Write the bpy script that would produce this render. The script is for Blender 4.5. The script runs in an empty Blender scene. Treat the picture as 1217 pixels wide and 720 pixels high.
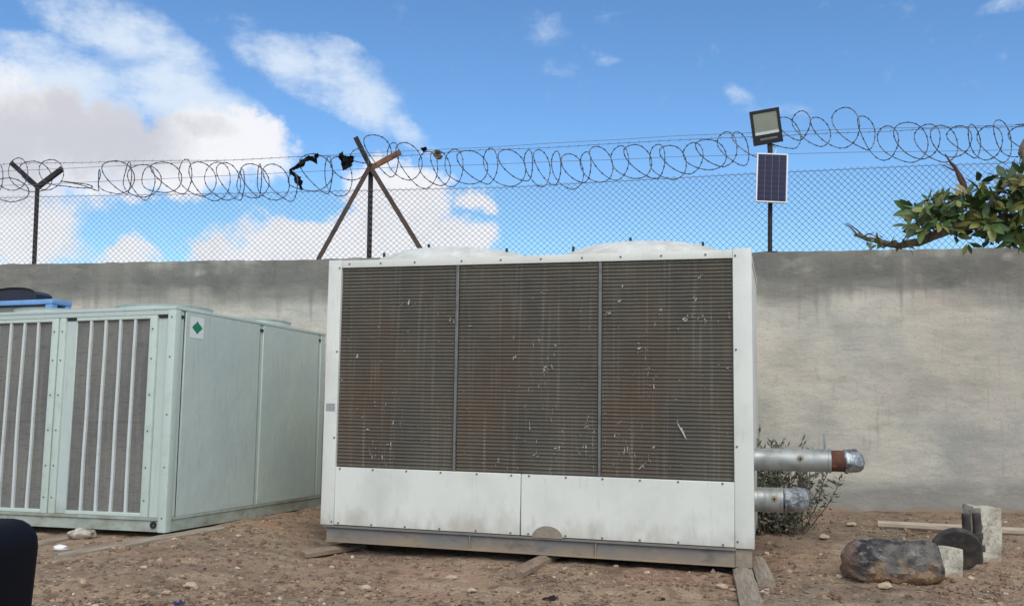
import bpy, bmesh, math, random
from mathutils import Vector, Matrix, Euler, noise as mnoise
random.seed(7)
sc = bpy.context.scene
C = sc.collection
R = math.radians

# ------------------------------------------------------------------ camera
F, EYE, PITCH = 1107.6, 1.45, 0.083
cam = bpy.data.cameras.new('camera'); camo = bpy.data.objects.new('camera', cam); C.objects.link(camo)
cam.sensor_width = 36.0; cam.lens = 36.0 * F / 1217.0
cam.clip_start = 0.05; cam.clip_end = 2000
camo.location = (0, 0, EYE); camo.rotation_euler = (math.pi / 2 + PITCH, 0, 0)
sc.camera = camo

def ray(px, py):
    d = Vector(((px - 608.5) / F, 1.0, (360 - py) / F))
    return Matrix.Rotation(PITCH, 3, 'X') @ d
def at(px, py, Y):
    d = ray(px, py); return Vector((0, 0, EYE)) + d * (Y / d.y)

# ------------------------------------------------------------------ light
SUN_EL, SUN_AZ = R(46), R(167)           # azimuth clockwise from +Y: behind the camera and to its left, veiled by cloud
sun = bpy.data.lights.new('sun', 'SUN'); suno = bpy.data.objects.new('sun', sun); C.objects.link(suno)
sun.energy = 1.5; sun.angle = R(48); sun.color = (1.0, 0.95, 0.86)
sd = Vector((math.sin(SUN_AZ) * math.cos(SUN_EL), math.cos(SUN_AZ) * math.cos(SUN_EL), math.sin(SUN_EL)))
suno.rotation_euler = sd.to_track_quat('Z', 'Y').to_euler()
sc.view_settings.view_transform = 'Standard'
sc.view_settings.look = 'None'
sc.view_settings.gamma = 1.0
sc.view_settings.use_curve_mapping = False
sc.view_settings.exposure = 0.6
sc.render.engine = 'CYCLES'
sc.cycles.use_denoising = True
sc.cycles.max_bounces = 6

# ------------------------------------------------------------------ world: sky and clouds
world = bpy.data.worlds.new('World'); sc.world = world; world.use_nodes = True
world.cycles.sampling_method = 'MANUAL'; world.cycles.sample_map_resolution = 256
nt = world.node_tree; nt.nodes.clear(); L = nt.links
def N(t, **k):
    n = nt.nodes.new(t)
    for a, b in k.items(): setattr(n, a, b)
    return n
def setin(n, i, v):
    if hasattr(v, 'is_output'): L.new(v, n.inputs[i])
    else: n.inputs[i].default_value = v
def M(op, a, b=None, c=None, clamp=False):
    n = N('ShaderNodeMath', operation=op, use_clamp=clamp); setin(n, 0, a)
    if b is not None: setin(n, 1, b)
    if c is not None: setin(n, 2, c)
    return n.outputs[0]
def smooth(v, lo, hi, a=0.0, b=1.0):
    n = N('ShaderNodeMapRange', interpolation_type='SMOOTHSTEP'); setin(n, 0, v); setin(n, 1, lo); setin(n, 2, hi); setin(n, 3, a); setin(n, 4, b); return n.outputs[0]
def mixc(f, a, b):
    n = N('ShaderNodeMix', data_type='RGBA'); setin(n, 0, f); setin(n, 6, a); setin(n, 7, b); return n.outputs[2]
out = N('ShaderNodeOutputWorld'); bg = N('ShaderNodeBackground'); bg.inputs[1].default_value = 0.12
sky = N('ShaderNodeTexSky', sky_type='NISHITA', sun_disc=False)
sky.sun_elevation = SUN_EL; sky.sun_rotation = SUN_AZ; sky.altitude = 800; sky.air_density = 1.0; sky.dust_density = 0.25; sky.ozone_density = 3.0
tc = N('ShaderNodeTexCoord'); sep = N('ShaderNodeSeparateXYZ'); L.new(tc.outputs['Generated'], sep.inputs[0])
X, Y, Z = sep.outputs
def noi(scale, detail=6, rough=.55, vec=None, lac=2.0):
    n = N('ShaderNodeTexNoise'); n.inputs['Scale'].default_value = scale; n.inputs['Detail'].default_value = detail
    n.inputs['Roughness'].default_value = rough; n.inputs['Lacunarity'].default_value = lac
    L.new(vec if vec is not None else tc.outputs['Generated'], n.inputs['Vector']); return n
az = M('MULTIPLY', M('ARCTAN2', X, Y), F); el = M('MULTIPLY', M('ARCSINE', Z), F)
nA, nB, nD = noi(5, 2), noi(15, 6, .66), noi(46, 5, .64)
sA = N('ShaderNodeSeparateColor'); L.new(nA.outputs['Color'], sA.inputs[0])
sB = N('ShaderNodeSeparateColor'); L.new(nB.outputs['Color'], sB.inputs[0])
def warp(base, i, a1, a2): return M('ADD', base, M('ADD', M('MULTIPLY', M('SUBTRACT', sA.outputs[i], .5), a1), M('MULTIPLY', M('SUBTRACT', sB.outputs[i], .5), a2)))
cu, cv = warp(az, 0, 90, 120), warp(el, 1, 60, 95)      # ragged cumulus edges
wu, wv = warp(az, 0, 60, 40), warp(el, 1, 40, 30)       # softer, for the wisps
def uv(px, py):
    d = ray(px, py).normalized(); return math.atan2(d.x, d.y) * F, math.asin(d.z) * F
def pair(U, V):
    n = N('ShaderNodeCombineXYZ'); setin(n, 0, U); setin(n, 1, V); return n.outputs[0]
def blob(px, py, rx, ry, ang, w, UV):
    u0, v0 = uv(px, py)
    m = N('ShaderNodeMapping', vector_type='TEXTURE'); L.new(UV, m.inputs[0])
    m.inputs[1].default_value = (u0, v0, 0); m.inputs[2].default_value = (0, 0, R(-ang)); m.inputs[3].default_value = (rx, ry, 1)
    d = N('ShaderNodeVectorMath', operation='DOT_PRODUCT'); L.new(m.outputs[0], d.inputs[0]); L.new(m.outputs[0], d.inputs[1])
    return M('MULTIPLY_ADD', d.outputs['Value'], -w, w)
def total(bl, UV):
    t = None
    for b in bl:
        v = blob(*b, UV); t = M('MAXIMUM', v, 0.0) if t is None else M('MAXIMUM', t, v)
    return t
cuv, wuv = pair(cu, cv), pair(wu, wv)
CUM = [(60, 165, 150, 62, 0, 1.0), (150, 185, 200, 50, 0, 1.0), (255, 178, 110, 50, 0, 1.0), (-130, 170, 200, 110, 0, 1.0),
       (20, 270, 85, 55, 0, .8), (410, 287, 170, 42, 0, 1.0), (480, 245, 80, 58, 0, 1.0), (340, 292, 120, 32, 0, 1.0), (540, 282, 62, 32, 0, .8),
       (150, 297, 42, 32, 0, .75), (572, 235, 30, 17, 0, .65)]
WSP = [(150, 50, 150, 48, 26, .85), (215, 112, 160, 52, 30, .95), (50, 105, 130, 62, 0, 1.0), (-90, 120, 120, 70, 0, .8), (345, 78, 115, 36, 24, .8), (420, 105, 90, 46, 30, .95), (480, 150, 60, 20, 35, .6),
       (660, 35, 30, 44, 80, .20), (722, 22, 26, 34, 60, .18), (722, 76, 34, 15, 10, .24), (664, 89, 34, 16, 0, .22), (880, 122, 36, 16, 40, .24), (940, 130, 50, 12, 20, .2), (1190, 5, 40, 12, 0, .3)]
fine = M('SUBTRACT', nD.outputs['Fac'], .5)
cum = smooth(M('ADD', total(CUM, cuv), M('MULTIPLY', fine, .55)), .04, .62)
mp = N('ShaderNodeMapping'); mp.inputs['Rotation'].default_value = (0, R(28), 0); mp.inputs['Scale'].default_value = (8, 8, 22); L.new(tc.outputs['Generated'], mp.inputs[0])
streak = noi(1.6, 5, .6, mp.outputs[0])
tex = M('ADD', streak.outputs['Fac'], M('ADD', M('MULTIPLY', fine, .35), M('MULTIPLY', M('SUBTRACT', nB.outputs['Fac'], .5), .5)))
wsp = smooth(M('ADD', total(WSP, wuv), M('MULTIPLY', M('SUBTRACT', tex, .5), 1.7)), .0, 1.1)
wsp = M('MULTIPLY', wsp, smooth(total(WSP, wuv), .0, .22))
wsp = M('MULTIPLY', wsp, .88)
# sky beyond the frame carries on with broken cloud, its cover raised to brighten the shade
far = smooth(M('ABSOLUTE', M('ARCTAN2', X, Y)), .78, 1.1); high = smooth(Z, .42, .62)
rest = M('MULTIPLY', M('MAXIMUM', far, high), smooth(nA.outputs['Fac'], .42, .56))
rest = M('MULTIPLY', M('MULTIPLY', rest, smooth(nB.outputs['Fac'], .32, .55)), smooth(Z, .0, .05))
skyc = N('ShaderNodeHueSaturation'); skyc.inputs['Saturation'].default_value = 1.09; skyc.inputs['Value'].default_value = 1.0
L.new(sky.outputs[0], skyc.inputs['Color'])
tint = N('ShaderNodeMix', data_type='RGBA', blend_type='MULTIPLY'); tint.inputs[0].default_value = 1.0
L.new(skyc.outputs[0], tint.inputs[6]); tint.inputs[7].default_value = (.72, .84, .90, 1)
WHITE, GREY, VEIL = (5.2, 5.2, 5.35, 1), (3.5, 3.5, 3.75, 1), (4.2, 4.75, 5.4, 1)
shade = M('MULTIPLY', total([(95, 158, 130, 62, 0, 1.0), (-60, 170, 150, 80, 0, 1.0), (230, 150, 60, 14, 0, .5)], wuv), 1.0)
shade = smooth(M('ADD', shade, M('ADD', M('MULTIPLY', M('SUBTRACT', nB.outputs['Fac'], .5), 1.7), M('MULTIPLY', fine, .6))), -.12, .95)
ccol = mixc(shade, WHITE, GREY)
c1 = mixc(wsp, tint.outputs[2], VEIL)
c2 = mixc(M('MULTIPLY', cum, .95), c1, ccol)
c3 = mixc(M('MULTIPLY', rest, .9), c2, WHITE)
L.new(c3, bg.inputs[0]); L.new(bg.outputs[0], out.inputs[0])

# ------------------------------------------------------------------ helpers: materials
def srgb(r, g, b):
    f = lambda c: (c / 255 / 12.92) if c / 255 <= .04045 else ((c / 255 + .055) / 1.055) ** 2.4
    return (f(r), f(g), f(b), 1)
def material(name, base, rough=.7, metal=0.0, layers=(), bump=None, rough_var=0.0, spec=None, coord='Object', trans=None):
    """layers: (colour, noise scale, lo, hi, amount, stretch xyz, detail, extra) mixed over the base one after another"""
    m = bpy.data.materials.new(name); m.use_nodes = True
    t = m.node_tree; b = t.nodes['Principled BSDF']; k = t.links
    b.inputs['Roughness'].default_value = rough; b.inputs['Metallic'].default_value = metal
    if spec is not None: b.inputs['Specular IOR Level'].default_value = spec
    tco = t.nodes.new('ShaderNodeTexCoord')
    src = tco.outputs[coord] if coord != 'World' else None
    if coord == 'World':
        g = t.nodes.new('ShaderNodeNewGeometry'); src = g.outputs['Position']
    col = None
    def ns(scale, stretch=(1, 1, 1), detail=5, off=0.0, rough_=.55):
        mp = t.nodes.new('ShaderNodeMapping'); mp.inputs['Scale'].default_value = stretch; mp.inputs['Location'].default_value = (off, off * .7, off * 1.3)
        k.new(src, mp.inputs[0])
        n = t.nodes.new('ShaderNodeTexNoise'); n.inputs['Scale'].default_value = scale; n.inputs['Detail'].default_value = detail; n.inputs['Roughness'].default_value = rough_
        k.new(mp.outputs[0], n.inputs['Vector']); return n.outputs['Fac']
    prev = None
    for i, ly in enumerate(layers):
        colr, scale, lo, hi, amt = ly[:5]
        st = ly[5] if len(ly) > 5 else (1, 1, 1); det = ly[6] if len(ly) > 6 else 6; band = ly[7] if len(ly) > 7 else None
        f = ns(scale, st, det, 3.7 * i + 1.1)
        if band:   # (axis, z_from, z_to): the stain keeps to a band of the surface, its edge broken by the noise
            sp = t.nodes.new('ShaderNodeSeparateXYZ'); k.new(src, sp.inputs[0])
            br = t.nodes.new('ShaderNodeMapRange'); k.new(sp.outputs[band[0]], br.inputs[0]); br.inputs[1].default_value = band[1]; br.inputs[2].default_value = band[2]
            ad = t.nodes.new('ShaderNodeMath'); ad.operation = 'MULTIPLY_ADD'; k.new(br.outputs[0], ad.inputs[0]); ad.inputs[1].default_value = band[3] if len(band) > 3 else .6
            k.new(f, ad.inputs[2]); f = ad.outputs[0]
        r = t.nodes.new('ShaderNodeMapRange'); k.new(f, r.inputs[0]); r.inputs[1].default_value = lo; r.inputs[2].default_value = hi; r.inputs[4].default_value = amt
        mx = t.nodes.new('ShaderNodeMix'); mx.data_type = 'RGBA'; k.new(r.outputs[0], mx.inputs[0])
        if prev is None: mx.inputs[6].default_value = base
        else: k.new(prev, mx.inputs[6])
        mx.inputs[7].default_value = colr; prev = mx.outputs[2]
    if prev is None: b.inputs['Base Color'].default_value = base
    else: k.new(prev, b.inputs['Base Color'])
    if rough_var:
        f = ns(9, (1, 1, 1), 4, 11.0); r = t.nodes.new('ShaderNodeMapRange'); k.new(f, r.inputs[0]); r.inputs[1].default_value = .3; r.inputs[2].default_value = .7
        r.inputs[3].default_value = max(0, rough - rough_var); r.inputs[4].default_value = min(1, rough + rough_var); k.new(r.outputs[0], b.inputs['Roughness'])
    if bump:
        prevn = None
        for (scale, strength, dist, *st) in bump:
            f = ns(scale, st[0] if st else (1, 1, 1), 6, 5.0)
            bn = t.nodes.new('ShaderNodeBump'); bn.inputs['Strength'].default_value = strength; bn.inputs['Distance'].default_value = dist
            k.new(f, bn.inputs['Height'])
            if prevn is not None: k.new(prevn, bn.inputs['Normal'])
            prevn = bn.outputs['Normal']
        k.new(prevn, b.inputs['Normal'])
    return m

white_paint = material('white_painted_steel', srgb(222, 223, 213), .5, 0,
    [(srgb(188, 190, 180), 2.2, .45, .75, .55), (srgb(150, 140, 120), 7, .62, .85, .5, (6, 6, .6)), (srgb(128, 108, 84), 26, .70, .82, .45),
     (srgb(165, 155, 138), 5, .62, 1.05, .6, (2, 2, 1), 6, (2, .22, .0, .45))], [(60, .12, .004)], .12)
mint_paint = material('pale_green_painted_steel', srgb(188, 200, 191), .5, 0,
    [(srgb(178, 191, 188), 1.6, .40, .70, .7), (srgb(158, 166, 156), 4, .55, .82, .55, (6, 6, .6)), (srgb(206, 212, 206), 7, .60, .78, .5, (3, 3, .8)), (srgb(128, 118, 98), 24, .68, .82, .6),
     (srgb(140, 138, 120), 4, .65, 1.1, .6, (1.5, 1.5, 1), 6, (2, .2, .0, .45))], [(50, .15, .004), (2.2, .45, .03)], .12)
mint_light = material('pale_green_painted_strip', srgb(192, 205, 194), .5, 0, [(srgb(160, 165, 150), 9, .5, .8, .5)], [(50, .1, .003)], .1)
bar_pale = material('pale_grey_bar_paint', srgb(204, 208, 203), .55, 0, [(srgb(170, 172, 164), 9, .5, .8, .6)])
mint_dirty = material('dirty_green_base_rail', srgb(165, 175, 163), .6, 0, [(srgb(132, 128, 110), 5, .4, .7, .8, (1, 1, 2)), (srgb(112, 96, 74), 16, .58, .78, .7)], [(40, .2, .005)], .1)
groove = material('dark_rubber_gap', srgb(58, 62, 60), .85)
coil_dark = material('dirty_condenser_fins', srgb(90, 85, 74), .8, .0,
    [(srgb(76, 73, 66), 2.2, .4, .66, .9), (srgb(90, 75, 58), 1.0, .42, .66, .65, (1.2, 1, .6), 4), (srgb(128, 122, 108), 4, .58, .80, .55, (9, 5, .22)), (srgb(66, 62, 56), 5, .58, .8, .5, (9, 5, .22))], [(140, .35, .004, (6, 1, .15))])
coil_bar = material('weathered_fin_edges', srgb(104, 99, 87), .7, .0,
    [(srgb(88, 85, 77), 2.2, .4, .66, .9), (srgb(102, 84, 65), 1.0, .42, .66, .65, (1.2, 1, .6), 4), (srgb(156, 150, 136), 4, .56, .76, .65, (9, 5, .22)), (srgb(74, 70, 64), 5, .58, .8, .6, (9, 5, .22)), (srgb(138, 132, 118), 30, .60, .75, .5)])
fin_bent = material('bent_bright_fins', srgb(184, 180, 168), .5, .2, [(srgb(120, 115, 104), 9, .42, .62, .9)])
grey_coil = material('grey_condenser_mesh', srgb(120, 119, 112), .75, 0, [(srgb(98, 98, 95), 1.6, .4, .66, .9), (srgb(140, 134, 120), 6, .5, .75, .6, (5, 5, .3)), (srgb(84, 82, 78), 9, .52, .7, .6, (1, 1, 6)), (srgb(150, 146, 134), 50, .6, .75, .5)], [(120, .5, .006, (1, 1, 5))])
grey_metal = material('grey_divider_metal', srgb(118, 118, 116), .5, .3, [(srgb(88, 84, 78), 14, .5, .75, .7)])
base_steel = material('dusty_base_beam', srgb(118, 116, 112), .75, 0,
    [(srgb(150, 132, 108), 3, .60, 1.0, .9, (1, 1, 1), 6, (2, -.03, -.15, .5)), (srgb(158, 142, 118), 4, .55, .72, .75, (1, 1, 2), 8), (srgb(140, 124, 104), 9, .55, .78, .55), (srgb(80, 76, 76), 5, .56, .74, .7, (1, 1, 2), 8)], [(30, .2, .005)])
bolt_mat = material('dull_screw_heads', srgb(118, 112, 102), .6, .3)
rust = material('rusty_steel', srgb(96, 58, 46), .85, 0, [(srgb(78, 48, 36), 14, .4, .7, .9), (srgb(152, 100, 66), 30, .55, .75, .6)], [(60, .4, .004)])
tan_dirt = material('dirt_caked_plate', srgb(150, 138, 120), .9, 0, [(srgb(126, 116, 102), 22, .4, .7, .8)], [(50, .4, .005)])
wall_mat = material('weathered_cement_render', srgb(208, 202, 185), .92, 0,
    [(srgb(200, 190, 174), .7, .42, .62, .8), (srgb(170, 168, 160), 1.1, .46, .66, .85, (1, 1, 1), 9), (srgb(204, 196, 178), 2.1, .55, .75, .6, (1, 1, 1), 9), (srgb(192, 174, 162), .9, .55, .72, .6), (srgb(158, 154, 144), 3.5, .58, .74, .6, (.7, .7, 1.6), 10),
     (srgb(140, 137, 127), 1.2, .80, 1.06, 1.0, (.5, .5, 1.4), 9, (2, 2.05, 2.55, .66)), (srgb(108, 107, 100), 2.2, 1.0, 1.22, .95, (.7, .7, 1.2), 10, (2, 2.2, 2.66, .68)),
     (srgb(150, 147, 138), 1.2, .74, 1.0, .95, (.3, .3, 1.8), 7, (2, .70, .15, .58)), (srgb(160, 140, 118), 2.5, .92, 1.12, .8, (.6, .6, 2), 7, (2, .24, -.02, .6)),
     (srgb(172, 168, 154), 2.6, .52, .68, .65, (.6, .6, 1.2), 10), (srgb(214, 208, 192), 3.2, .62, .78, .6, (.5, .5, 1)), (srgb(160, 155, 144), 6, .60, .82, .6, (3, 3, .4)), (srgb(136, 132, 120), 45, .56, .72, .45, (1, 1, 1), 8), (srgb(214, 208, 194), 80, .62, .72, .4), (srgb(104, 100, 92), 2.2, .70, .76, .5, (.4, .4, 4), 10), (srgb(124, 121, 112), 5, .98, 1.22, .7, (2.2, 2.2, .12), 8, (2, 1.3, 2.7, .6)), (srgb(168, 140, 112), 6, 1.0, 1.2, .8, (1, 1, 2), 8, (2, .30, .0, .62))],
    [(4, .35, .05, (1, 1, 2)), (22, .2, .012), (110, .3, .005)], coord='World')
wire_mat = material('galvanised_wire', srgb(128, 130, 134), .55, .4, [(srgb(104, 98, 92), 3, .5, .7, .7)])
razor_mat = material('dark_razor_wire', srgb(84, 88, 96), .55, .3, [(srgb(92, 76, 66), 8, .5, .7, .6)])
post_mat = material('dark_rusted_angle_steel', srgb(44, 40, 42), .8, .1, [(srgb(74, 54, 44), 6, .52, .75, .7), (srgb(30, 28, 30), 10, .5, .7, .7)], [(60, .3, .003)])
brace_mat = material('brown_rusted_brace', srgb(84, 68, 58), .85, 0, [(srgb(52, 42, 40), 6, .45, .7, .9), (srgb(116, 92, 74), 12, .58, .75, .6)], [(60, .3, .003)])
tan_end = material('pale_rust_arm', srgb(142, 100, 70), .85, 0, [(srgb(90, 62, 48), 9, .45, .7, .8)])
black_plastic = material('torn_black_plastic', srgb(22, 22, 24), .6)
tan_plastic = material('faded_tan_plastic', srgb(150, 136, 112), .7)
wood = material('weathered_grey_timber', srgb(158, 146, 128), .9, 0, [(srgb(120, 108, 92), 5, .4, .68, .9, (1, 12, 12)), (srgb(96, 82, 66), 9, .6, .8, .7, (1, 8, 8))], [(12, .5, .01, (1, 10, 10))])
wood_dirty = material('dirt_covered_timber', srgb(146, 128, 108), .95, 0, [(srgb(118, 98, 80), 6, .4, .66, .9, (1, 5, 5)), (srgb(164, 150, 130), 12, .6, .8, .6)], [(14, .5, .01, (1, 6, 6))])
wood_pale = material('pale_sawn_timber', srgb(192, 176, 156), .9, 0, [(srgb(160, 142, 122), 5, .4, .7, .8, (1, 10, 10))], [(12, .3, .006, (1, 8, 8))])
clad = material('aluminium_pipe_cladding', srgb(172, 174, 170), .48, .5, [(srgb(136, 138, 134), 7, .42, .68, .8), (srgb(140, 128, 108), 18, .62, .8, .6)], [(7, .3, .01), (50, .1, .003)], .14)
foil = material('crumpled_insulation_foil', srgb(172, 178, 182), .42, .55, [(srgb(110, 112, 112), 12, .42, .60, .95), (srgb(206, 208, 206), 20, .56, .70, .8), (srgb(96, 72, 58), 16, .60, .72, .8)], [(26, .8, .02)], .12)
stone_pale = material('pale_limestone', srgb(184, 164, 138), .95, 0, [(srgb(150, 134, 114), 20, .45, .7, .8)], [(40, .5, .01)])
concrete = material('pale_concrete', srgb(196, 190, 172), .95, 0, [(srgb(150, 142, 126), 9, .42, .64, .85, (1, 1, 1), 9), (srgb(210, 204, 188), 18, .55, .72, .6), (srgb(104, 96, 84), 30, .56, .70, .75, (1, 1, 1), 8), (srgb(150, 128, 104), 5, .80, 1.0, .8, (1, 1, 1), 6, (2, .14, .0, .5))], [(18, .8, .02), (60, .6, .008)])
charred = material('charred_grey_stone', srgb(112, 108, 102), .95, 0, [(srgb(50, 51, 56), 5, .46, .60, .95, (1, 1, 1), 9), (srgb(150, 146, 138), 14, .54, .70, .8, (1, 1, 1.6), 8), (srgb(152, 124, 94), 6, .66, .92, .95, (1, 1, 1), 9, (2, .24, -.02, .5)), (srgb(142, 116, 102), 5, .80, 1.0, .9, (1, 1, 1), 8, (0, -.18, -.36, .5)), (srgb(66, 56, 48), 22, .56, .72, .7), (srgb(176, 150, 112), 28, .62, .74, .5)], [(14, .9, .04), (60, .7, .01)], spec=.2)
rubber = material('dusty_black_rubber', srgb(58, 55, 53), .85, 0, [(srgb(116, 104, 90), 7, .46, .70, .75, (1, 1, 1), 8), (srgb(38, 37, 38), 16, .5, .7, .7)], [(40, .3, .004)])
black_metal = material('black_powder_coat', srgb(32, 33, 36), .5)
lamp_glass = material('floodlight_lens', srgb(150, 154, 138), .3, 0, [(srgb(134, 140, 126), 4, .4, .6, .6)])
reflector = material('pale_reflector_strip', srgb(214, 216, 212), .4)
cell_mat = material('dark_blue_solar_cell', srgb(32, 34, 60), .4, 0, [(srgb(50, 46, 76), 9, .4, .65, .8)], spec=.15)
panel_white = material('white_panel_frame', srgb(206, 210, 214), .45, .2)
cell_line = material('pale_cell_gap', srgb(120, 124, 146), .5)
bark = material('grey_brown_bark', srgb(112, 103, 93), .95, 0, [(srgb(66, 56, 48), 12, .42, .66, .9, (2, 2, .6)), (srgb(140, 130, 116), 20, .58, .78, .6)], [(30, .7, .01)])
twig_mat = material('reddish_bare_shoot', srgb(86, 62, 52), .9, 0, [(srgb(60, 46, 42), 14, .45, .7, .8)])
leafs = []
for nm, c0, c1 in (('deep_green_leaf', (60, 84, 46), (44, 64, 36)), ('mid_green_leaf', (92, 118, 56), (70, 94, 46)), ('olive_leaf', (134, 136, 70), (106, 112, 56)), ('yellowed_leaf', (146, 124, 66), (118, 98, 54))):
    leafs.append(material(nm, srgb(*c0), .5, 0, [(srgb(*c1), 20, .4, .65, .9)]))
shrub_leaf = material('dusty_shrub_leaf', srgb(120, 122, 104), .9, 0, [(srgb(88, 90, 76), 8, .4, .65, .9), (srgb(156, 150, 130), 14, .58, .75, .7)])
shrub_stem = material('dry_shrub_stem', srgb(96, 82, 70), .95)
blue_paint = material('light_blue_paint', srgb(122, 164, 214), .5, 0, [(srgb(98, 132, 178), 8, .5, .75, .7)])
navy = material('dark_navy_cover', srgb(24, 28, 44), .35)
grey_panel = material('dusty_grey_green_panel', srgb(128, 130, 116), .8, 0, [(srgb(108, 106, 96), 6, .4, .7, .8)])
car_paint = material('black_car_paint', srgb(9, 10, 14), .5, 0, spec=.25)
mirror_black = material('matt_black_plastic', srgb(9, 11, 20), .7, spec=.15)
glass_dark = material('mirror_glass', srgb(120, 130, 140), .05, .9)
tyre_mat = material('black_tyre', srgb(24, 24, 24), .85)
label_white = material('white_sticker', srgb(222, 226, 222), .6)
label_green = material('green_sticker_print', srgb(26, 128, 92), .6)
label_grey = material('faded_grey_plate', srgb(168, 168, 166), .5, .2, [(srgb(130, 130, 130), 60, .45, .6, .6)])
litter_white = material('white_litter', srgb(232, 230, 224), .7)
litter_purple = material('purple_litter', srgb(84, 74, 128), .7)
litter_dark = material('dark_litter', srgb(58, 48, 52), .9)
dirt = material('stony_brown_dirt', srgb(164, 138, 112), .97, 0,
    [(srgb(128, 114, 96), .5, .44, .64, .8), (srgb(170, 130, 106), .6, .50, .66, .8), (srgb(122, 102, 84), 2.4, .50, .68, .75, (1, 1, 1), 8), (srgb(186, 164, 134), 3.1, .54, .70, .7, (1, 1, 1), 8),
     (srgb(98, 80, 64), 7, .53, .68, .75, (1, 1, 1), 9), (srgb(192, 170, 142), 13, .57, .70, .55, (1, 1, 1), 8), (srgb(96, 80, 66), 34, .57, .70, .7, (1, 1, 1), 6), (srgb(204, 186, 158), 60, .62, .72, .6), (srgb(84, 68, 56), 100, .60, .72, .6)],
    [(9, .6, .06), (38, .8, .03), (140, .6, .008)], coord='World')
grav = []
for nm, c0, c1 in (('tan_gravel', (178, 154, 126), (142, 118, 94)), ('brown_gravel', (132, 106, 84), (104, 84, 68)), ('grey_gravel', (136, 124, 108), (106, 96, 82)), ('pale_gravel', (204, 190, 168), (170, 152, 130))):
    grav.append(material(nm, srgb(*c0), .95, 0, [(srgb(*c1), 25, .4, .65, .9)], [(60, .4, .004)], coord='World'))

# ------------------------------------------------------------------ helpers: geometry
def tag(o, label=None, cat=None, group=None, kind=None):
    if label: o['label'] = label
    if cat: o['category'] = cat
    if group: o['group'] = group
    if kind: o['kind'] = kind
    return o
def empty(name, loc=(0, 0, 0), rot=(0, 0, 0)):
    o = bpy.data.objects.new(name, None); C.objects.link(o); o.location = loc; o.rotation_euler = rot; o.empty_display_size = .1; return o
def link(name, me, parent=None, loc=None, rot=None):
    o = bpy.data.objects.new(name, me); C.objects.link(o); o.parent = parent
    if loc is not None: o.location = loc
    if rot is not None: o.rotation_euler = rot
    return o
def build(name, bm, mat, parent=None, loc=None, rot=None, smooth=False, kind=None, bevel=0):
    if bevel:
        bmesh.ops.bevel(bm, geom=bm.edges[:], offset=bevel, segments=2 if bevel > .004 else 1, affect='EDGES', profile=.6)
    bmesh.ops.recalc_face_normals(bm, faces=bm.faces[:])
    me = bpy.data.meshes.new(name); bm.to_mesh(me); bm.free()
    for mm in (mat if isinstance(mat, (list, tuple)) else [mat]): me.materials.append(mm)
    if smooth:
        me.polygons.foreach_set('use_smooth', [True] * len(me.polygons))
        if smooth != 'all': me.set_sharp_from_angle(angle=R(38))
    o = link(name, me, parent, loc, rot)
    if kind: o['kind'] = kind
    return o
def BM(): return bmesh.new()
def box(bm, a, b):
    xs, ys, zs = zip(a, b)
    v = [bm.verts.new((x, y, z)) for z in zs for y in ys for x in xs]
    for f in ((0, 2, 3, 1), (4, 5, 7, 6), (0, 1, 5, 4), (2, 6, 7, 3), (0, 4, 6, 2), (1, 3, 7, 5)): bm.faces.new([v[i] for i in f])
    return v
def boxo(name, a, b, mat, parent=None, bevel=.004, **k):
    bm = BM(); box(bm, a, b); return build(name, bm, mat, parent, bevel=bevel, smooth=bool(bevel), **k)
def tube(bm, pts, r, n=6, cap=True, closed=False, twist=0):
    pts = [Vector(p) for p in pts]; rings = []; prev = None
    m = len(pts)
    for i, p in enumerate(pts):
        if closed: t = pts[(i + 1) % m] - pts[i - 1]
        else: t = pts[min(i + 1, m - 1)] - pts[max(i - 1, 0)]
        if t.length < 1e-9: t = Vector((0, 0, 1))
        t.normalize()
        if prev is None:
            ref = Vector((0, 0, 1)) if abs(t.z) < .9 else Vector((1, 0, 0)); u = t.cross(ref).normalized()
        else:
            u = prev - t * prev.dot(t); u = u.normalized() if u.length > 1e-6 else t.orthogonal().normalized()
        prev = u; w = t.cross(u); rr = r[i] if isinstance(r, (list, tuple)) else r
        rings.append([bm.verts.new(p + (u * math.cos(2 * math.pi * j / n + twist) + w * math.sin(2 * math.pi * j / n + twist)) * rr) for j in range(n)])
    for i in range(m if closed else m - 1):
        a, b = rings[i], rings[(i + 1) % m]
        for j in range(n): bm.faces.new((a[j], a[(j + 1) % n], b[(j + 1) % n], b[j]))
    if cap and not closed:
        bm.faces.new(rings[0][::-1]); bm.faces.new(rings[-1])
    return rings
def bar(bm, p, q, w, d, up=(0, 1, 0)):
    """rectangular bar from p to q, w across and d along up"""
    p, q, up = Vector(p), Vector(q), Vector(up); t = (q - p).normalized(); s = t.cross(up).normalized(); u = s.cross(t).normalized()
    v = [bm.verts.new(c + s * (w / 2 * i) + u * (d / 2 * j)) for c in (p, q) for i, j in ((-1, -1), (1, -1), (1, 1), (-1, 1))]
    for f in ((0, 3, 2, 1), (4, 5, 6, 7), (0, 1, 5, 4), (1, 2, 6, 5), (2, 3, 7, 6), (3, 0, 4, 7)): bm.faces.new([v[i] for i in f])
def lathe(bm, prof, n=32, cx=0, cy=0, close=False):
    rings = [[bm.verts.new((cx + r * math.cos(2 * math.pi * j / n), cy + r * math.sin(2 * math.pi * j / n), z)) for j in range(n)] for r, z in prof]
    m = len(rings)
    for i in range(m if close else m - 1):
        a, b = rings[i], rings[(i + 1) % m]
        for j in range(n): bm.faces.new((a[j], a[(j + 1) % n], b[(j + 1) % n], b[j]))
    return rings
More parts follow.
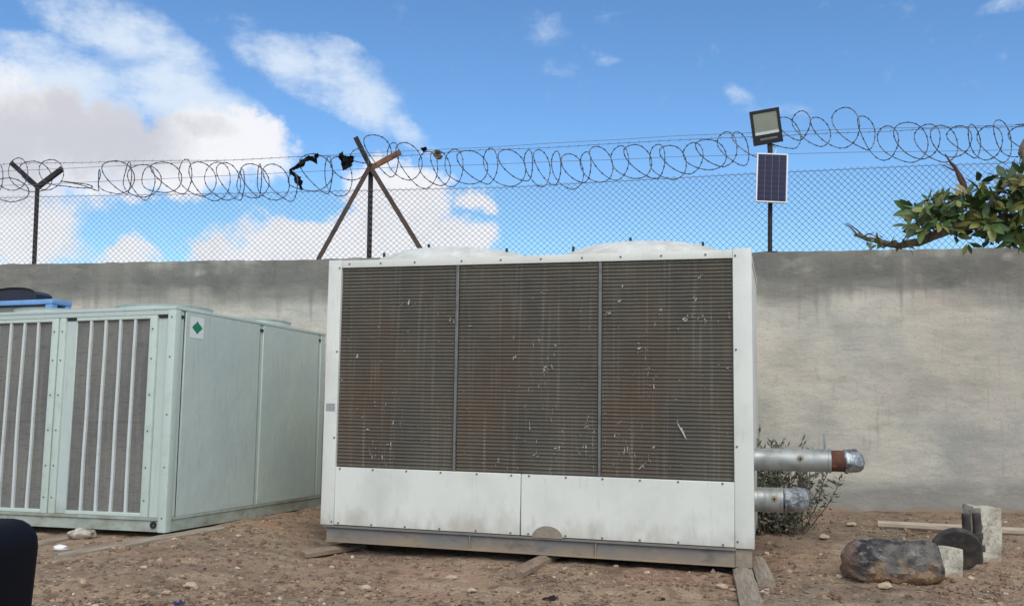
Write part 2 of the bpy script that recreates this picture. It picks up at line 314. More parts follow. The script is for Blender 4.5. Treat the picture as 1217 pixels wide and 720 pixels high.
def rock(bm, c, r, sq=(1, 1, .7), sub=1, rough=.25, seed=0, mi=0):
    g = bmesh.ops.create_icosphere(bm, subdivisions=sub, radius=1.0); off = Vector((seed * 3.1, seed * 1.7, seed * 2.3))
    rot = Euler((seed * 1.3, seed * 2.1, seed * .7)).to_matrix()
    for v in g['verts']:
        d = v.co.copy(); k = 1 + rough * 2 * (mnoise.noise(d * 1.4 + off))
        d = rot @ d
        v.co = Vector(c) + Vector((d.x * sq[0], d.y * sq[1], d.z * sq[2])) * r * k
    if mi:
        for f in {f for v in g['verts'] for f in v.link_faces}: f.material_index = mi
def smoothstep(a, b, x):
    t = max(0., min(1., (x - a) / (b - a))); return t * t * (3 - 2 * t)

# ------------------------------------------------------------------ ground
def gz(x, y):
    z = .10 * smoothstep(-1.6, -2.7, x) * smoothstep(5.2, 6.6, y)
    z += .035 * mnoise.noise(Vector((x * .55, y * .7, 0))) + .016 * mnoise.noise(Vector((x * 2.1, y * 2.4, 4)))
    z += .045 * math.exp(-((x - 2.6) ** 2 / .8 + (y - 9.2) ** 2 / .7)) + .03 * math.exp(-((x + .45) ** 2 / .5 + (y - 7.45) ** 2 / .05))
    under = 3.5 * smoothstep(-2.0, -1.6, x) * smoothstep(2.2, 1.8, x) * smoothstep(6.9, 7.4, y + .28 * x)
    z -= .012 * under  # hollow under the white unit, deepened to darken the gap beneath it
    # soil banked against the units' fronts and old wheel ruts
    z += .012 * math.exp(-((y - 6.75 + .04 * x + .08 * math.sin(x * 1.7)) / .10) ** 2) - .014 * math.exp(-((y - 6.5 + .04 * x + .08 * math.sin(x * 1.7)) / .11) ** 2)
    return z
def gfine(x, y): return .013 * mnoise.noise(Vector((x * 5, y * 5, 1))) + .012 * mnoise.noise(Vector((x * 11, y * 11, 9)))
def axis(lo, hi, step, far):
    a = [lo + step * i for i in range(int((hi - lo) / step) + 1)]; g = step; b = [a[0]]; c = [a[-1]]
    while c[-1] < far: g *= 1.35; c.append(c[-1] + g)
    g = step
    while b[-1] > -far: g *= 1.35; b.append(b[-1] - g)
    return b[:0:-1] + a + c[1:]
gx, gy = axis(-6.6, 6.4, .045, 400), axis(5.6, 10.8, .045, 400)
verts = [(x, y, gz(x, y) + gfine(x, y)) if abs(x) < 30 and abs(y) < 40 else (x, y, 0) for y in gy for x in gx]
nx = len(gx); faces = [(j * nx + i, j * nx + i + 1, (j + 1) * nx + i + 1, (j + 1) * nx + i) for j in range(len(gy) - 1) for i in range(nx - 1)]
me = bpy.data.meshes.new('ground'); me.from_pydata(verts, [], faces); me.materials.append(dirt)
me.polygons.foreach_set('use_smooth', [True] * len(me.polygons))
tag(link('ground', me), 'stony brown dirt ground in front of the wall', 'ground', kind='structure')

# ------------------------------------------------------------------ wall  (its own frame: x along the wall, y into it, z up)
WD, WA, WTOP = 10.9053, .1214, 2.925
def wall_frame(name): return empty(name, (math.sin(WA) * WD, math.cos(WA) * WD, 0), (0, 0, -WA))
bm = BM(); S0, S1, NS, NZ = -14.0, 12.0, 520, 30
grid = []
for j in range(NZ + 1):
    row = []
    for i in range(NS + 1):
        s = S0 + (S1 - S0) * i / NS; z = -.3 + (WTOP + .3) * j / NZ
        top = .014 * mnoise.noise(Vector((s * 1.1, 3, 0))) + .012 * mnoise.noise(Vector((s * 6, 5, 0))) - .02 * max(0., mnoise.noise(Vector((s * 3.3, 9, 0))) - .3) if j == NZ else 0
        row.append(bm.verts.new((s, .012 * mnoise.noise(Vector((s * .8, z * .9, 0))) + (.012 if j == NZ else 0), z + top)))
    grid.append(row)
for j in range(NZ):
    for i in range(NS): bm.faces.new((grid[j][i], grid[j][i + 1], grid[j + 1][i + 1], grid[j + 1][i]))
back = [bm.verts.new((v.co.x, .21, v.co.z - .004)) for v in grid[-1]]; low = [bm.verts.new((v.co.x, .21, -.3)) for v in grid[-1]]
for i in range(NS):
    bm.faces.new((grid[-1][i], grid[-1][i + 1], back[i + 1], back[i])); bm.faces.new((back[i], back[i + 1], low[i + 1], low[i]))
wf = wall_frame('boundary_wall'); tag(wf, 'tall grey cement rendered boundary wall with dark weathered top', 'wall', kind='thing')
build('rendered_face', bm, wall_mat, wf, smooth=True)

# ------------------------------------------------------------------ fence on the wall
ff = wall_frame('chain_link_fence'); tag(ff, 'chain link mesh fence on forked steel posts along the top of the wall', 'fence')
FY = .1
MTOP = [(-14, 3.83), (-7.3, 3.82), (-4.6, 3.80), (-1.4, 3.79), (1.55, 3.88), (3.4, 3.92), (12, 3.95)]
def lerp(tab, s):
    for (a, za), (b, zb) in zip(tab, tab[1:]):
        if s <= b: return za + (zb - za) * (s - a) / (b - a)
    return tab[-1][1]
W = .0375; n = 26
verts, faces = [], []
i = 0; s = -10.5
while s < 8.5:
    ztop = lerp(MTOP, s) + .012 * mnoise.noise(Vector((s * 2, 0, 0))); z0 = 2.915; dz = (ztop - z0) / n
    lean = .022 * mnoise.noise(Vector((s * .7, 7, 0)))
    pts = []
    for j in range(n + 1):
        side = 1 if (j + i) % 2 else -1
        pts.append(Vector((s + side * W / 2 + lean * j / n + .003 * mnoise.noise(Vector((s * 5, j * .4, 2))), FY + side * .0022 + .03 * mnoise.noise(Vector((s * .8, j * .1, 8))), z0 + dz * j)))
    b0 = len(verts); r = .0033
    for p in pts:
        verts += [p + Vector((-r, 0, 0)), p + Vector((0, -r, 0)), p + Vector((r, 0, 0)), p + Vector((0, r, 0))]
    for j in range(n):
        a = b0 + 4 * j
        for k in range(4): faces.append((a + k, a + (k + 1) % 4, a + 4 + (k + 1) % 4, a + 4 + k))
    i += 1; s += W
me = bpy.data.meshes.new('wire_mesh'); me.from_pydata(verts, [], faces); me.materials.append(wire_mat)
tag(link('wire_mesh', me, ff), kind='stuff')
def fpost(s, z0, z1, arms, mat=post_mat):
    bm = BM()   # angle section: two flanges
    bar(bm, (s, FY + .025, z0), (s - .0 + arms[2], FY + .025, z1), .062, .008); bar(bm, (s - .028, FY + .055, z0), (s - .028 + arms[2], FY + .055, z1), .008, .06)
    o = build('fence_post', bm, mat, ff, bevel=.002)
    for e, m2 in ((arms[0], post_mat), (arms[1], tan_end if arms[3] else post_mat)):
        bm = BM(); bar(bm, (s + arms[2], FY + .018, z1 - .02), (e[0], FY + .018, e[1]), .062, .008); bar(bm, (s + arms[2], FY + .045, z1 - .045), (e[0], FY + .045, e[1] - .027), .008, .05)
        a = build('post_arm', bm, m2, o, bevel=.002)
fpost(-7.514, 2.90, 3.96, ((-7.90, 4.27), (-7.18, 4.175), 0, False))
fpost(-3.108, 2.93, 4.086, ((-3.30, 4.455), (-2.725, 4.258), .008, True))
fpost(6.4, 2.90, 4.05, ((6.1, 4.4), (6.7, 4.35), 0, False))
for (a, b) in (((-3.10, 4.06), (-3.735, 2.925)), ((-3.09, 4.06), (-2.385, 2.925))):
    bm = BM(); bar(bm, (a[0], FY - .03, a[1]), (b[0], FY - .03, b[1]), .058, .008); bar(bm, (a[0] - .025, FY - .005, a[1]), (b[0] - .025, FY - .005, b[1]), .008, .045)
    build('brace', bm, brace_mat, ff, bevel=.002)
for tab, sag in (([(-10.5, 4.12), (-7.2, 4.16), (-2.72, 4.25), (1.6, 4.355), (6.4, 4.33), (8.5, 4.3)], .012), ([(-10.5, 4.2), (-7.9, 4.25), (-3.3, 4.20), (1.6, 4.30), (6.2, 4.34), (8.5, 4.34)], .03),
                 ([(-10.5, 3.98), (-7.5, 3.96), (-3.1, 4.05), (1.6, 4.09), (6.4, 4.03), (8.5, 4.0)], .01), ([(-10.5, 3.81), (-7.3, 3.80), (-4.6, 3.78), (-1.4, 3.77), (1.55, 3.86), (3.4, 3.90), (8.5, 3.92)], 0)):
    bm = BM(); pts = []
    s = tab[0][0]
    while s < tab[-1][0]:
        pts.append((s, FY + .01 * mnoise.noise(Vector((s, 2, 2))), lerp(tab, s) + sag * mnoise.noise(Vector((s * .9, sag * 90, 0))))); s += .12
    tube(bm, pts, .0028, 4)
    if sag > .02:
        for k in range(0, len(pts), 1):   # barbs
            p = Vector(pts[k]); tube(bm, [p + Vector((-.012, 0, -.02)), p, p + Vector((.012, 0, .02))], .002, 3)
    build('line_wire', bm, wire_mat if sag < .02 else razor_mat, ff)

LOOPS = [(-10.2,4.05,.2,.21),(-9.8,4.0,.18,.2),(-9.5,4.05,.2,.21),(-9.1,4.02,.2,.2),(-8.75,4.05,.19,.21),(-8.4,4.03,.2,.2),(-8.1,4.05,.2,.21),(-7.874, 3.901, 0.152, 0.155), (-7.79, 4.108, 0.211, 0.21), (-7.555, 4.069, 0.163, 0.199), (-7.346, 4.085, 0.232, 0.198), (-6.993, 3.944, 0.161, 0.033), (-6.651, 4.001, 0.092, 0.131), (-6.435, 4.028, 0.205, 0.213), (-6.264, 4.012, 0.136, 0.207), (-6.07, 3.975, 0.226, 0.206), (-6.002, 3.94, 0.169, 0.212), (-5.79, 4.011, 0.191, 0.195), (-5.51, 4.014, 0.168, 0.216), (-5.297, 3.976, 0.133, 0.216), (-5.085, 3.938, 0.221, 0.247), (-4.952, 3.935, 0.121, 0.236), (-4.763, 3.887, 0.121, 0.193), (-4.611, 3.936, 0.153, 0.214), (-4.523, 3.934, 0.098, 0.214), (-4.337, 3.908, 0.152, 0.224), (-4.096, 3.848, 0.13, 0.181), (-3.829, 4.022, 0.237, 0.234), (-3.635, 3.984, 0.107, 0.233), (-3.495, 3.96, 0.118, 0.243), (-3.262, 4.111, 0.171, 0.19), (-3.04, 4.284, 0.17, 0.18), (-2.826, 4.151, 0.127, 0.211), (-2.646, 4.125, 0.158, 0.231), (-2.393, 4.013, 0.167, 0.23), (-2.237, 4.03, 0.115, 0.219), (-2.07, 4.025, 0.156, 0.229), (-1.862, 4.03, 0.207, 0.208), (-1.625, 4.033, 0.124, 0.218), (-1.378, 4.006, 0.184, 0.228), (-1.153, 4.03, 0.082, 0.186), (-1.0, 3.995, 0.102, 0.227), (-0.818, 3.99, 0.081, 0.206), (-0.636, 3.944, 0.151, 0.215), (-0.465, 3.99, 0.08, 0.184), (-0.294, 4.016, 0.16, 0.215), (-0.064, 4.03, 0.119, 0.204), (0.135, 4.045, 0.198, 0.204), (0.382, 4.037, 0.099, 0.203), (0.55, 4.022, 0.196, 0.203), (0.796, 4.066, 0.117, 0.182), (0.991, 4.1, 0.214, 0.182), (1.187, 4.155, 0.116, 0.202), (1.362, 4.19, 0.135, 0.222), (1.604, 4.243, 0.115, 0.201), (1.924, 4.363, 0.172, 0.211), (2.039, 4.409, 0.086, 0.17), (2.256, 4.332, 0.161, 0.17), (2.532, 4.372, 0.151, 0.239), (2.774, 4.305, 0.15, 0.199), (3.004, 4.178, 0.084, 0.198), (3.255, 4.18, 0.231, 0.237), (3.441, 4.184, 0.111, 0.197), (3.624, 4.149, 0.202, 0.216), (3.78, 4.174, 0.101, 0.176), (3.963, 4.168, 0.127, 0.196), (4.117, 4.143, 0.091, 0.195), (4.263, 4.158, 0.163, 0.244), (4.461, 4.152, 0.108, 0.175), (4.668, 4.145, 0.152, 0.213), (4.891, 4.119, 0.125, 0.203), (5.158, 4.13, 0.159, 0.193),(5.4,4.15,.15,.2),(5.7,4.13,.2,.2),(6.0,4.16,.15,.21),(6.3,4.14,.2,.21),(6.6,4.16,.17,.2),(6.9,4.14,.2,.2),(7.3,4.15,.18,.21)]
rw = wall_frame('razor_wire_coil'); tag(rw, 'dark coiled razor wire strung in loops above the chain link mesh', 'razor wire')
th0 = -math.pi / 2
for k in range(len(LOOPS) - 1):
    a, b = LOOPS[k], LOOPS[k + 1]; bm = BM(); pts = []
    da = math.sqrt(max(.003, .24 ** 2 - a[2] ** 2)) * (1 if k % 2 else -1); db = math.sqrt(max(.003, .24 ** 2 - b[2] ** 2)) * (-1 if k % 2 else 1)
    if 1.3 < a[0] < 1.95: da, db = .12 + abs(da) * .3, .12 + abs(db) * .3
    n = 30
    for j in range(n + 1):
        t = j / n; th = th0 + 2 * math.pi * t
        # stay on this loop for most of the turn, cross to the next near the end
        e = smoothstep(.58, 1.0, t)
        cxx, czz, hw, hh, d = (a[q] + (b[q] - a[q]) * e for q in (0, 1, 2, 3, 2)); dd = da + (db - da) * e
        wob = .012 * mnoise.noise(Vector((k * 2.3, t * 6, 0)))
        pts.append(Vector((cxx + (hw + wob) * math.cos(th), FY + (.2 if 1.3 < a[0] < 1.95 else 0) * math.sin(math.pi * t) + dd * math.cos(th) * .8, czz + (hh + wob) * math.sin(th))))
    tube(bm, pts, .0056, 4, cap=False)
    for j in range(1, n, 2):   # razor barbs: small flat bow ties
        p = pts[j]; t = (pts[j + 1] - pts[j - 1]).normalized(); u = t.cross(Vector((0, 1, 0)))
        if u.length < .1: continue
        u.normalize(); q = [p + t * .012 + u * .0085, p - t * .012 + u * .0085, p - t * .012 - u * .0085, p + t * .012 - u * .0085]
        vs = [bm.verts.new(x) for x in q]; bm.faces.new((vs[0], vs[1], vs[2], vs[3]))
    build('coil_loop', bm, razor_mat, rw)

def ragged(name, pts, widths, label, mat=black_plastic, seed=0):
    e = wall_frame(name); bm = BM(); rnd = random.Random(seed)
    prev = None; P = []
    for i in range(len(pts) - 1):
        for j in range(4):
            t = j / 4; P.append((Vector((pts[i][0] * (1 - t) + pts[i + 1][0] * t, FY - .02, pts[i][1] * (1 - t) + pts[i + 1][1] * t)), widths[i] * (1 - t) + widths[i + 1] * t))
    P.append((Vector((pts[-1][0], FY - .02, pts[-1][1])), widths[-1]))
    rows = []
    for i, (p, w) in enumerate(P):
        t = (P[min(i + 1, len(P) - 1)][0] - P[max(i - 1, 0)][0]).normalized(); u = t.cross(Vector((0, 1, 0))).normalized()
        row = []
        for j in range(5):
            f = (j / 4 - .5); ww = w * (1 + rnd.uniform(-.45, .7)) if j in (0, 4) else w
            row.append(bm.verts.new(p + u * f * ww + Vector((rnd.uniform(-.01, .01), rnd.uniform(-.03, .03), rnd.uniform(-.012, .012)))))
        rows.append(row)
    for a, b in zip(rows, rows[1:]):
        for j in range(4):
            bm.faces.new((a[j], a[j + 1], b[j + 1], b[j]))
    bmesh.ops.solidify(bm, geom=bm.faces[:], thickness=.004)
    me_o = build(name + '_sheet', bm, mat, e)
    tag(e, label, 'plastic scrap'); return e
ragged('plastic_scrap', [(-3.78, 4.255), (-3.80, 4.17), (-3.875, 4.21), (-3.982, 4.125), (-4.115, 4.05), (-4.045, 3.975), (-4.01, 3.91), (-3.955, 3.80)], [.03, .06, .05, .055, .03, .07, .075, .03], 'long torn black plastic shred snagged on the razor wire, left of the braced post', seed=3)
ragged('plastic_scrap', [(-3.50, 4.245), (-3.44, 4.175), (-3.40, 4.10), (-3.38, 4.14), (-3.31, 4.195)], [.04, .11, .10, .12, .03], 'compact torn black plastic clump snagged on razor wire beside the braced post', seed=5)
ragged('plastic_scrap', [(-2.27, 4.25), (-2.258, 4.20), (-2.25, 4.13)], [.05, .10, .05], 'small faded tan plastic scrap caught on the top wire, right of braced post', tan_plastic, seed=6)
ragged('plastic_scrap', [(-2.46, 4.27), (-2.42, 4.268), (-2.39, 4.25)], [.03, .06, .03], 'tiny dark plastic knot on the top wire near the tan scrap', seed=8)

# ------------------------------------------------------------------ solar floodlight pole
sf = wall_frame('solar_floodlight'); tag(sf, 'black solar powered floodlight with small panel on a pole above the wall', 'floodlight')
PY = .1
bm = BM(); tube(bm, [(1.672, PY, 2.915), (1.675, PY, 3.1), (1.69, PY, 3.6), (1.705, PY, 4.2)], .026, 12); build('pole', bm, post_mat, sf, smooth=True)
boxo('base_plate', (1.60, PY - .06, 2.915), (1.745, PY + .06, 2.937), black_metal, sf, bevel=.003)
PM = Matrix.Translation((1.70, PY - .075, 3.787)) @ Matrix.Rotation(R(-4.0), 4, 'Y').inverted() @ Matrix.Rotation(R(-8), 4, 'X')
pnl = empty('solar_panel', (0, 0, 0)); pnl.parent = sf; pnl.matrix_local = PM
PW, PH = .355, .60
bm = BM(); box(bm, (-PW / 2 + .014, -.004, -PH / 2 + .014), (PW / 2 - .014, .012, PH / 2 - .014)); build('backing', bm, cell_line, pnl)
for a, b in (((-PW / 2, -.012, -PH / 2), (PW / 2, .018, -PH / 2 + .016)), ((-PW / 2, -.012, PH / 2 - .016), (PW / 2, .018, PH / 2)), ((-PW / 2, -.012, -PH / 2 + .0161), (-PW / 2 + .016, .018, PH / 2 - .0161)), ((PW / 2 - .016, -.012, -PH / 2 + .0161), (PW / 2, .018, PH / 2 - .0161))):
    boxo('frame_rail', a, b, panel_white, pnl, bevel=.002)
NC, NR = 4, 9
cw, ch = (PW - .038) / NC, (PH - .038) / NR
cm = None
for r_ in range(NR):
    for c_ in range(NC):
        if cm is None:
            bm = BM(); box(bm, (-cw / 2 + .0022, -.002, -ch / 2 + .0022), (cw / 2 - .0022, .001, ch / 2 - .0022)); o = build('solar_cell', bm, cell_mat, pnl); cm = o.data
        else: o = link('solar_cell', cm, pnl)
        o.location = (-PW / 2 + .019 + cw * (c_ + .5), -.0055, -PH / 2 + .019 + ch * (r_ + .5))
boxo('panel_bracket', (1.675, PY - .06, 3.74), (1.725, PY - .02, 3.84), black_metal, sf)
HM = Matrix.Translation((1.648, PY - .09, 4.39)) @ Matrix.Rotation(R(-8.5), 4, 'Y') @ Matrix.Rotation(R(14), 4, 'X')
hd = empty('flood_lamp', (0, 0, 0)); hd.parent = sf; hd.matrix_local = HM
LW, LH = .33, .40
bm = BM(); box(bm, (-LW / 2, 0, -LH / 2), (LW / 2, .045, LH / 2))
for k in range(7): box(bm, (-LW / 2 + .03 + k * .043, .0452, -LH / 2 + .04), (-LW / 2 + .04 + k * .043, .08, LH / 2 - .04))
build('housing', bm, black_metal, hd, bevel=.003)
for a, b in (((-LW / 2 - .004, -.014, LH / 2 - .035), (LW / 2 + .004, .0, LH / 2)), ((-LW / 2 - .004, -.014, -LH / 2), (LW / 2 + .004, 0, -LH / 2 + .115)), ((-LW / 2 - .004, -.014, -LH / 2 + .1152), (-LW / 2 + .028, 0, LH / 2 - .0352)), ((LW / 2 - .028, -.014, -LH / 2 + .1152), (LW / 2 + .004, 0, LH / 2 - .0352))):
    boxo('bezel', a, b, black_metal, hd, bevel=.003)
boxo('lens', (-LW / 2 + .0285, -.006, -LH / 2 + .15), (LW / 2 - .0285, -.001, LH / 2 - .036), lamp_glass, hd, bevel=0)
boxo('reflector_strip', (-LW / 2 + .0285, -.009, -LH / 2 + .116), (LW / 2 - .0285, -.001, -LH / 2 + .149), reflector, hd, bevel=0)
boxo('sensor_strip', (-.09, -.017, -LH / 2 + .05), (.11, -.0142, -LH / 2 + .075), grey_metal, hd, bevel=0)
bm = BM(); bar(bm, (1.70, PY, 4.12), (1.69, PY - .02, 4.27), .055, .04); bar(bm, (1.60, PY - .045, 4.25), (1.77, PY - .045, 4.27), .02, .05); build('lamp_bracket', bm, black_metal, sf, bevel=.004)
bm = BM(); tube(bm, [(1.72, PY + .02, 4.22), (1.76, PY + .01, 4.17), (1.765, PY - .01, 4.12), (1.73, PY - .03, 4.05)], .006, 6); build('cable', bm, panel_white, sf, smooth=True)

# ------------------------------------------------------------------ fans shared by both condensers
def fan(parent, u, v, z, r, h, mat, clip_angles=(), dome=False):
    f = empty('fan', (u, v, z)); f.parent = parent; R0 = r
    if dome:
        bm = BM(); lathe(bm, [(r + .03, 0), (r, .035), (r * .93, .075), (r * .83, .105), (r * .72, h - .012), (r * .64, h), (r * .62, h - .004), (r * .62, .005)], 56); build('fan_ring', bm, mat, f, smooth=True); r = r * .63
    else:
        bm = BM(); lathe(bm, [(r + .05, 0), (r + .012, .025), (r, h - .02), (r + .012, h), (r - .012, h), (r - .02, h - .02), (r - .02, .005)], 56); build('fan_ring', bm, mat, f, smooth=True)
    bm = BM()
    for k in range(1, 9): tube(bm, [((r * k / 8.3) * math.cos(2 * math.pi * j / 28), (r * k / 8.3) * math.sin(2 * math.pi * j / 28), h - .012) for j in range(28)], .003, 3, closed=True)
    for k in range(6):
        a = math.pi * k / 6 + .2; tube(bm, [(-r * math.cos(a), -r * math.sin(a), h - .006), (r * math.cos(a), r * math.sin(a), h - .006)], .004, 4)
    build('fan_guard', bm, grey_metal, f)
    bm = BM()
    for k in range(5):
        rows = []
        for t in (.16, .5, .93):
            a0 = 2 * math.pi * k / 5; wd = .22 + .12 * t
            row = [bm.verts.new((r * t * math.cos(a0 + q * wd), r * t * math.sin(a0 + q * wd), h * .4 + q * .035)) for q in (-1, 0, 1)]; rows.append(row)
        for a, b in zip(rows, rows[1:]):
            for q in range(2): bm.faces.new((a[q], a[q + 1], b[q + 1], b[q]))
    bmesh.ops.solidify(bm, geom=bm.faces[:], thickness=.006); lathe(bm, [(.001, h * .4 + .05), (r * .17, h * .4 + .04), (r * .17, h * .4 - .05), (.001, h * .4 - .05)], 16)
    build('fan_blades', bm, grey_metal, f)
    bm = BM(); lathe(bm, [(.001, .004), (r - .021, .004), (r - .021, -.001), (.001, -.001)], 40); build('fan_well', bm, groove, f)
    for a in clip_angles:
        k_, h0 = a[1], a[2]; c, s = math.cos(a[0]) * R0 * k_, math.sin(a[0]) * R0 * k_
        boxo('guard_clip', (c - .010, s - .010, h0 - .02), (c + .010, s + .010, h0 + .04), black_metal, f, bevel=.002)
    return f
def bolts(parent, pts, r=.009, d=.006, mat=bolt_mat, ax='v'):
    bm = BM()
    for (u, v, w) in pts:
        g = bmesh.ops.create_cone(bm, segments=6, radius1=r, radius2=r * .7, depth=d, cap_ends=True)
        for x in g['verts']:
            c = x.co.copy(); x.co = Vector((u + c.x, v - c.z, w + c.y)) if ax == 'v' else Vector((u + c.z, v + c.x, w + c.y))
    return build('screw_heads', bm, mat, parent, kind='stuff')

# ------------------------------------------------------------------ large white condenser
RW, RH, RD = 3.655, 2.314, 2.15
ru = empty('condenser_unit', (-1.6672, 8.2304, .2067), (-.0168, .010, -.2781)); tag(ru, 'large white air condenser unit with three dirty brown fin panels', 'condenser')
boxo('shell', (.012, .055, .004), (RW - .012, RD, RH - .05), white_paint, ru, bevel=.006)
boxo('roof_panel', (.004, .02, RH - .048), (RW - .004, RD + .01, RH - .006), white_paint, ru, bevel=.005)
boxo('corner_post', (0, 0, 0), (.125, .10, RH - .002), white_paint, ru, bevel=.006)
boxo('corner_post', (RW - .145, 0, 0), (RW, .13, RH + .004), white_paint, ru, bevel=.006)
boxo('top_rail', (.1255, .004, 2.242), (RW - .1455, .06, RH - .0065), white_paint, ru, bevel=.005)
bot = boxo('lower_panel', (.1265, .003, .004), (1.799, .05, .497), white_paint, ru, bevel=.004)
boxo('lower_panel', (1.8055, .003, .004), (RW - .1465, .05, .497), white_paint, ru, bevel=.004)
boxo('seam_strip', (1.7995, .012, .006), (1.805, .045, .495), groove, ru, bevel=0)
d1, d2, dw = 1.215, 2.451, .028
CW0, CW1, CZ0, CZ1 = .129, RW - .149, .501, 2.238
for (a, b) in ((CW0, d1 - dw / 2), (d1 + dw / 2, d2 - dw / 2), (d2 + dw / 2, CW1)):
    p = empty('coil_panel', (a, 0, CZ0)); p.parent = ru; w, h = b - a, CZ1 - CZ0
    boxo('fin_backing', (.004, .028, .002), (w - .004, .05, h - .002), coil_dark, p, bevel=0)
    bm = BM(); nb = 58; rnd = random.Random(int(a * 100))
    for k in range(nb):
        z = h * (k + .5) / nb; hh = .0048
        # each rib is a shallow wavy strip
        prev = None; ns_ = 26
        for q in range(ns_ + 1):
            uu = .005 + (w - .01) * q / ns_; dzz = .0022 * mnoise.noise(Vector((uu * 4 + a, k * .37, 0))); dy = .002 * mnoise.noise(Vector((uu * 6, k * .9, 5))); dent = .009 * max(0., mnoise.noise(Vector((uu * 9 + a * 3, k * .16, 7))) - .25); dzz += .004 * max(0., mnoise.noise(Vector((uu * 14 + a * 5, k * .22, 3))) - .2)
            cur = [bm.verts.new((uu, .0185 + dy + dent, z - hh + dzz)), bm.verts.new((uu, .0185 + dy + dent, z + hh + dzz)), bm.verts.new((uu, .029, z + hh * 1.6 + dzz)), bm.verts.new((uu, .029, z - hh * 1.6 + dzz))]
            if prev:
                for x in range(3): bm.faces.new((prev[x], cur[x], cur[x + 1], prev[x + 1]))
                bm.faces.new((prev[3], cur[3], cur[0], prev[0]))
            prev = cur
    build('fin_rows', bm, coil_bar, p, kind='stuff')
boxo('divider', (d1 - dw / 2 + .001, .006, CZ0), (d1 + dw / 2 - .001, .05, CZ1), grey_metal, ru, bevel=.004)
boxo('divider', (d2 - dw / 2 + .001, .006, CZ0), (d2 + dw / 2 - .001, .05, CZ1), grey_metal, ru, bevel=.004)
FLECKS = [(0.69, 1.937), (0.808, 1.935), (0.521, 1.762), (0.514, 1.733), (1.043, 1.83), (1.174, 1.771), (0.299, 1.446), (0.201, 1.254), (1.356, 1.734), (1.735, 1.626), (1.891, 1.956), (1.963, 2.011), (1.738, 1.472), (1.991, 1.361), (2.089, 1.556), (2.013, 1.382), (2.639, 2.061), (2.605, 1.924), (2.508, 1.816), (3.21, 1.936), (3.131, 1.769), (3.17, 1.776), (3.295, 1.774), (3.386, 1.74), (3.29, 2.11), (2.776, 1.569), (2.756, 1.528), (2.606, 1.399), (2.931, 1.818), (2.884, 1.273), (2.857, 1.233), (3.467, 1.358), (2.307, 0.739), (2.334, 0.739), (2.111, 0.713), (2.472, 0.723), (2.696, 0.697), (2.81, 0.601), (2.347, 0.902), (2.608, 0.854), (2.89, 0.736), (1.95, 0.653), (1.591, 0.594), (0.624, 0.69), (0.407, 0.842), (0.557, 0.581)]
bm = BM(); rnd = random.Random(11)
def sliver(u, w, ang, l, wd):
    d = Vector((math.cos(ang), 0, math.sin(ang))); s = Vector((-d.z, 0, d.x)); vs = []
    for t, k in ((-.5, .2), (-.2, 1), (.1, .6), (.3, 1), (.5, .15)):
        for sg in (-1, 1): vs.append(bm.verts.new(Vector((u, .011, w)) + d * l * t + s * sg * wd * k * .5 + Vector((rnd.uniform(-.003, .003), rnd.uniform(-.004, .002), rnd.uniform(-.003, .003)))))
    for i in range(0, 8, 2): bm.faces.new((vs[i], vs[i + 1], vs[i + 3], vs[i + 2]))
for u, w in FLECKS:
    for q in range(rnd.choice((1, 1, 2, 3))):
        sliver(u + rnd.gauss(0, .014), w + rnd.gauss(0, .014), rnd.choice((math.pi / 2, math.pi / 2, 0, 1.0)) + rnd.uniform(-.35, .35), rnd.uniform(.012, .04), rnd.uniform(.004, .012))
sliver(3.11, .88, 2.05, .17, .012); sliver(3.12, .87, 2.0, .09, .012); sliver(2.80, .60, .75, .1, .01)
for _ in range(110): sliver(rnd.uniform(.15, 3.49), rnd.uniform(.52, 1.9), rnd.choice((math.pi / 2, 0)) + rnd.uniform(-.3, .3), rnd.uniform(.008, .022), rnd.uniform(.002, .005))
for cu_, cw_, su_, sw_, nn_ in ((.62, .75, .10, .16, 22), (.50, .60, .08, .06, 12), (1.95, .95, .12, .25, 34), (2.33, .80, .08, .12, 26), (2.70, .72, .16, .10, 20), (2.0, 1.35, .06, .2, 18), (3.2, 1.76, .14, .05, 12), (2.8, 1.5, .05, .12, 12)):
    for _ in range(int(nn_ * .7)): sliver(min(3.48, max(.14, rnd.gauss(cu_, su_))), max(.52, rnd.gauss(cw_, sw_)), math.pi / 2 + rnd.uniform(-.25, .25), rnd.uniform(.015, .06), rnd.uniform(.0015, .004))
build('bent_fins', bm, fin_bent, ru, kind='stuff')
# base beam: channel with flanges
bs = empty('base_beam', (0, 0, 0)); bs.parent = ru
boxo('web', (.05, .03, -.128), (RW - .145, .05, -.022), base_steel, bs, bevel=0)
boxo('top_flange', (.02, .006, -.0215), (RW - .14, .12, -.002), base_steel, bs, bevel=.003)
boxo('bottom_flange', (.05, .004, -.145), (RW - .145, .12, -.1285), base_steel, bs, bevel=.003)
boxo('end_block', (RW - .144, .02, -.145), (RW - .02, .13, -.002), tan_dirt, bs, bevel=.006)
for u in (1.36, 2.42): boxo('stiffener', (u, .012, -.128), (u + .012, .0295, -.022), base_steel, bs, bevel=0)
boxo('side_beam', (.03, .1305, -.145), (.11, RD, -.001), base_steel, bs, bevel=.003); boxo('side_beam', (RW - .12, .1305, -.145), (RW - .03, RD, -.001), base_steel, bs, bevel=.003)
boxo('rear_beam', (.1105, RD - .1, -.145), (RW - .1205, RD, -.001), base_steel, bs, bevel=.003)
bm = BM()   # half-round dirty patch plate over the bottom edge
pv = [bm.verts.new((2.03 + .128 * math.cos(a), -.001, -.004 + .094 * math.sin(a))) for a in [math.pi * k / 16 for k in range(17)]]
f = bm.faces.new(pv); e = bmesh.ops.extrude_face_region(bm, geom=[f])
for v in [x for x in e['geom'] if isinstance(x, bmesh.types.BMVert)]: v.co.y += .006
build('half_round_plate', bm, tan_dirt, ru)
pts = []
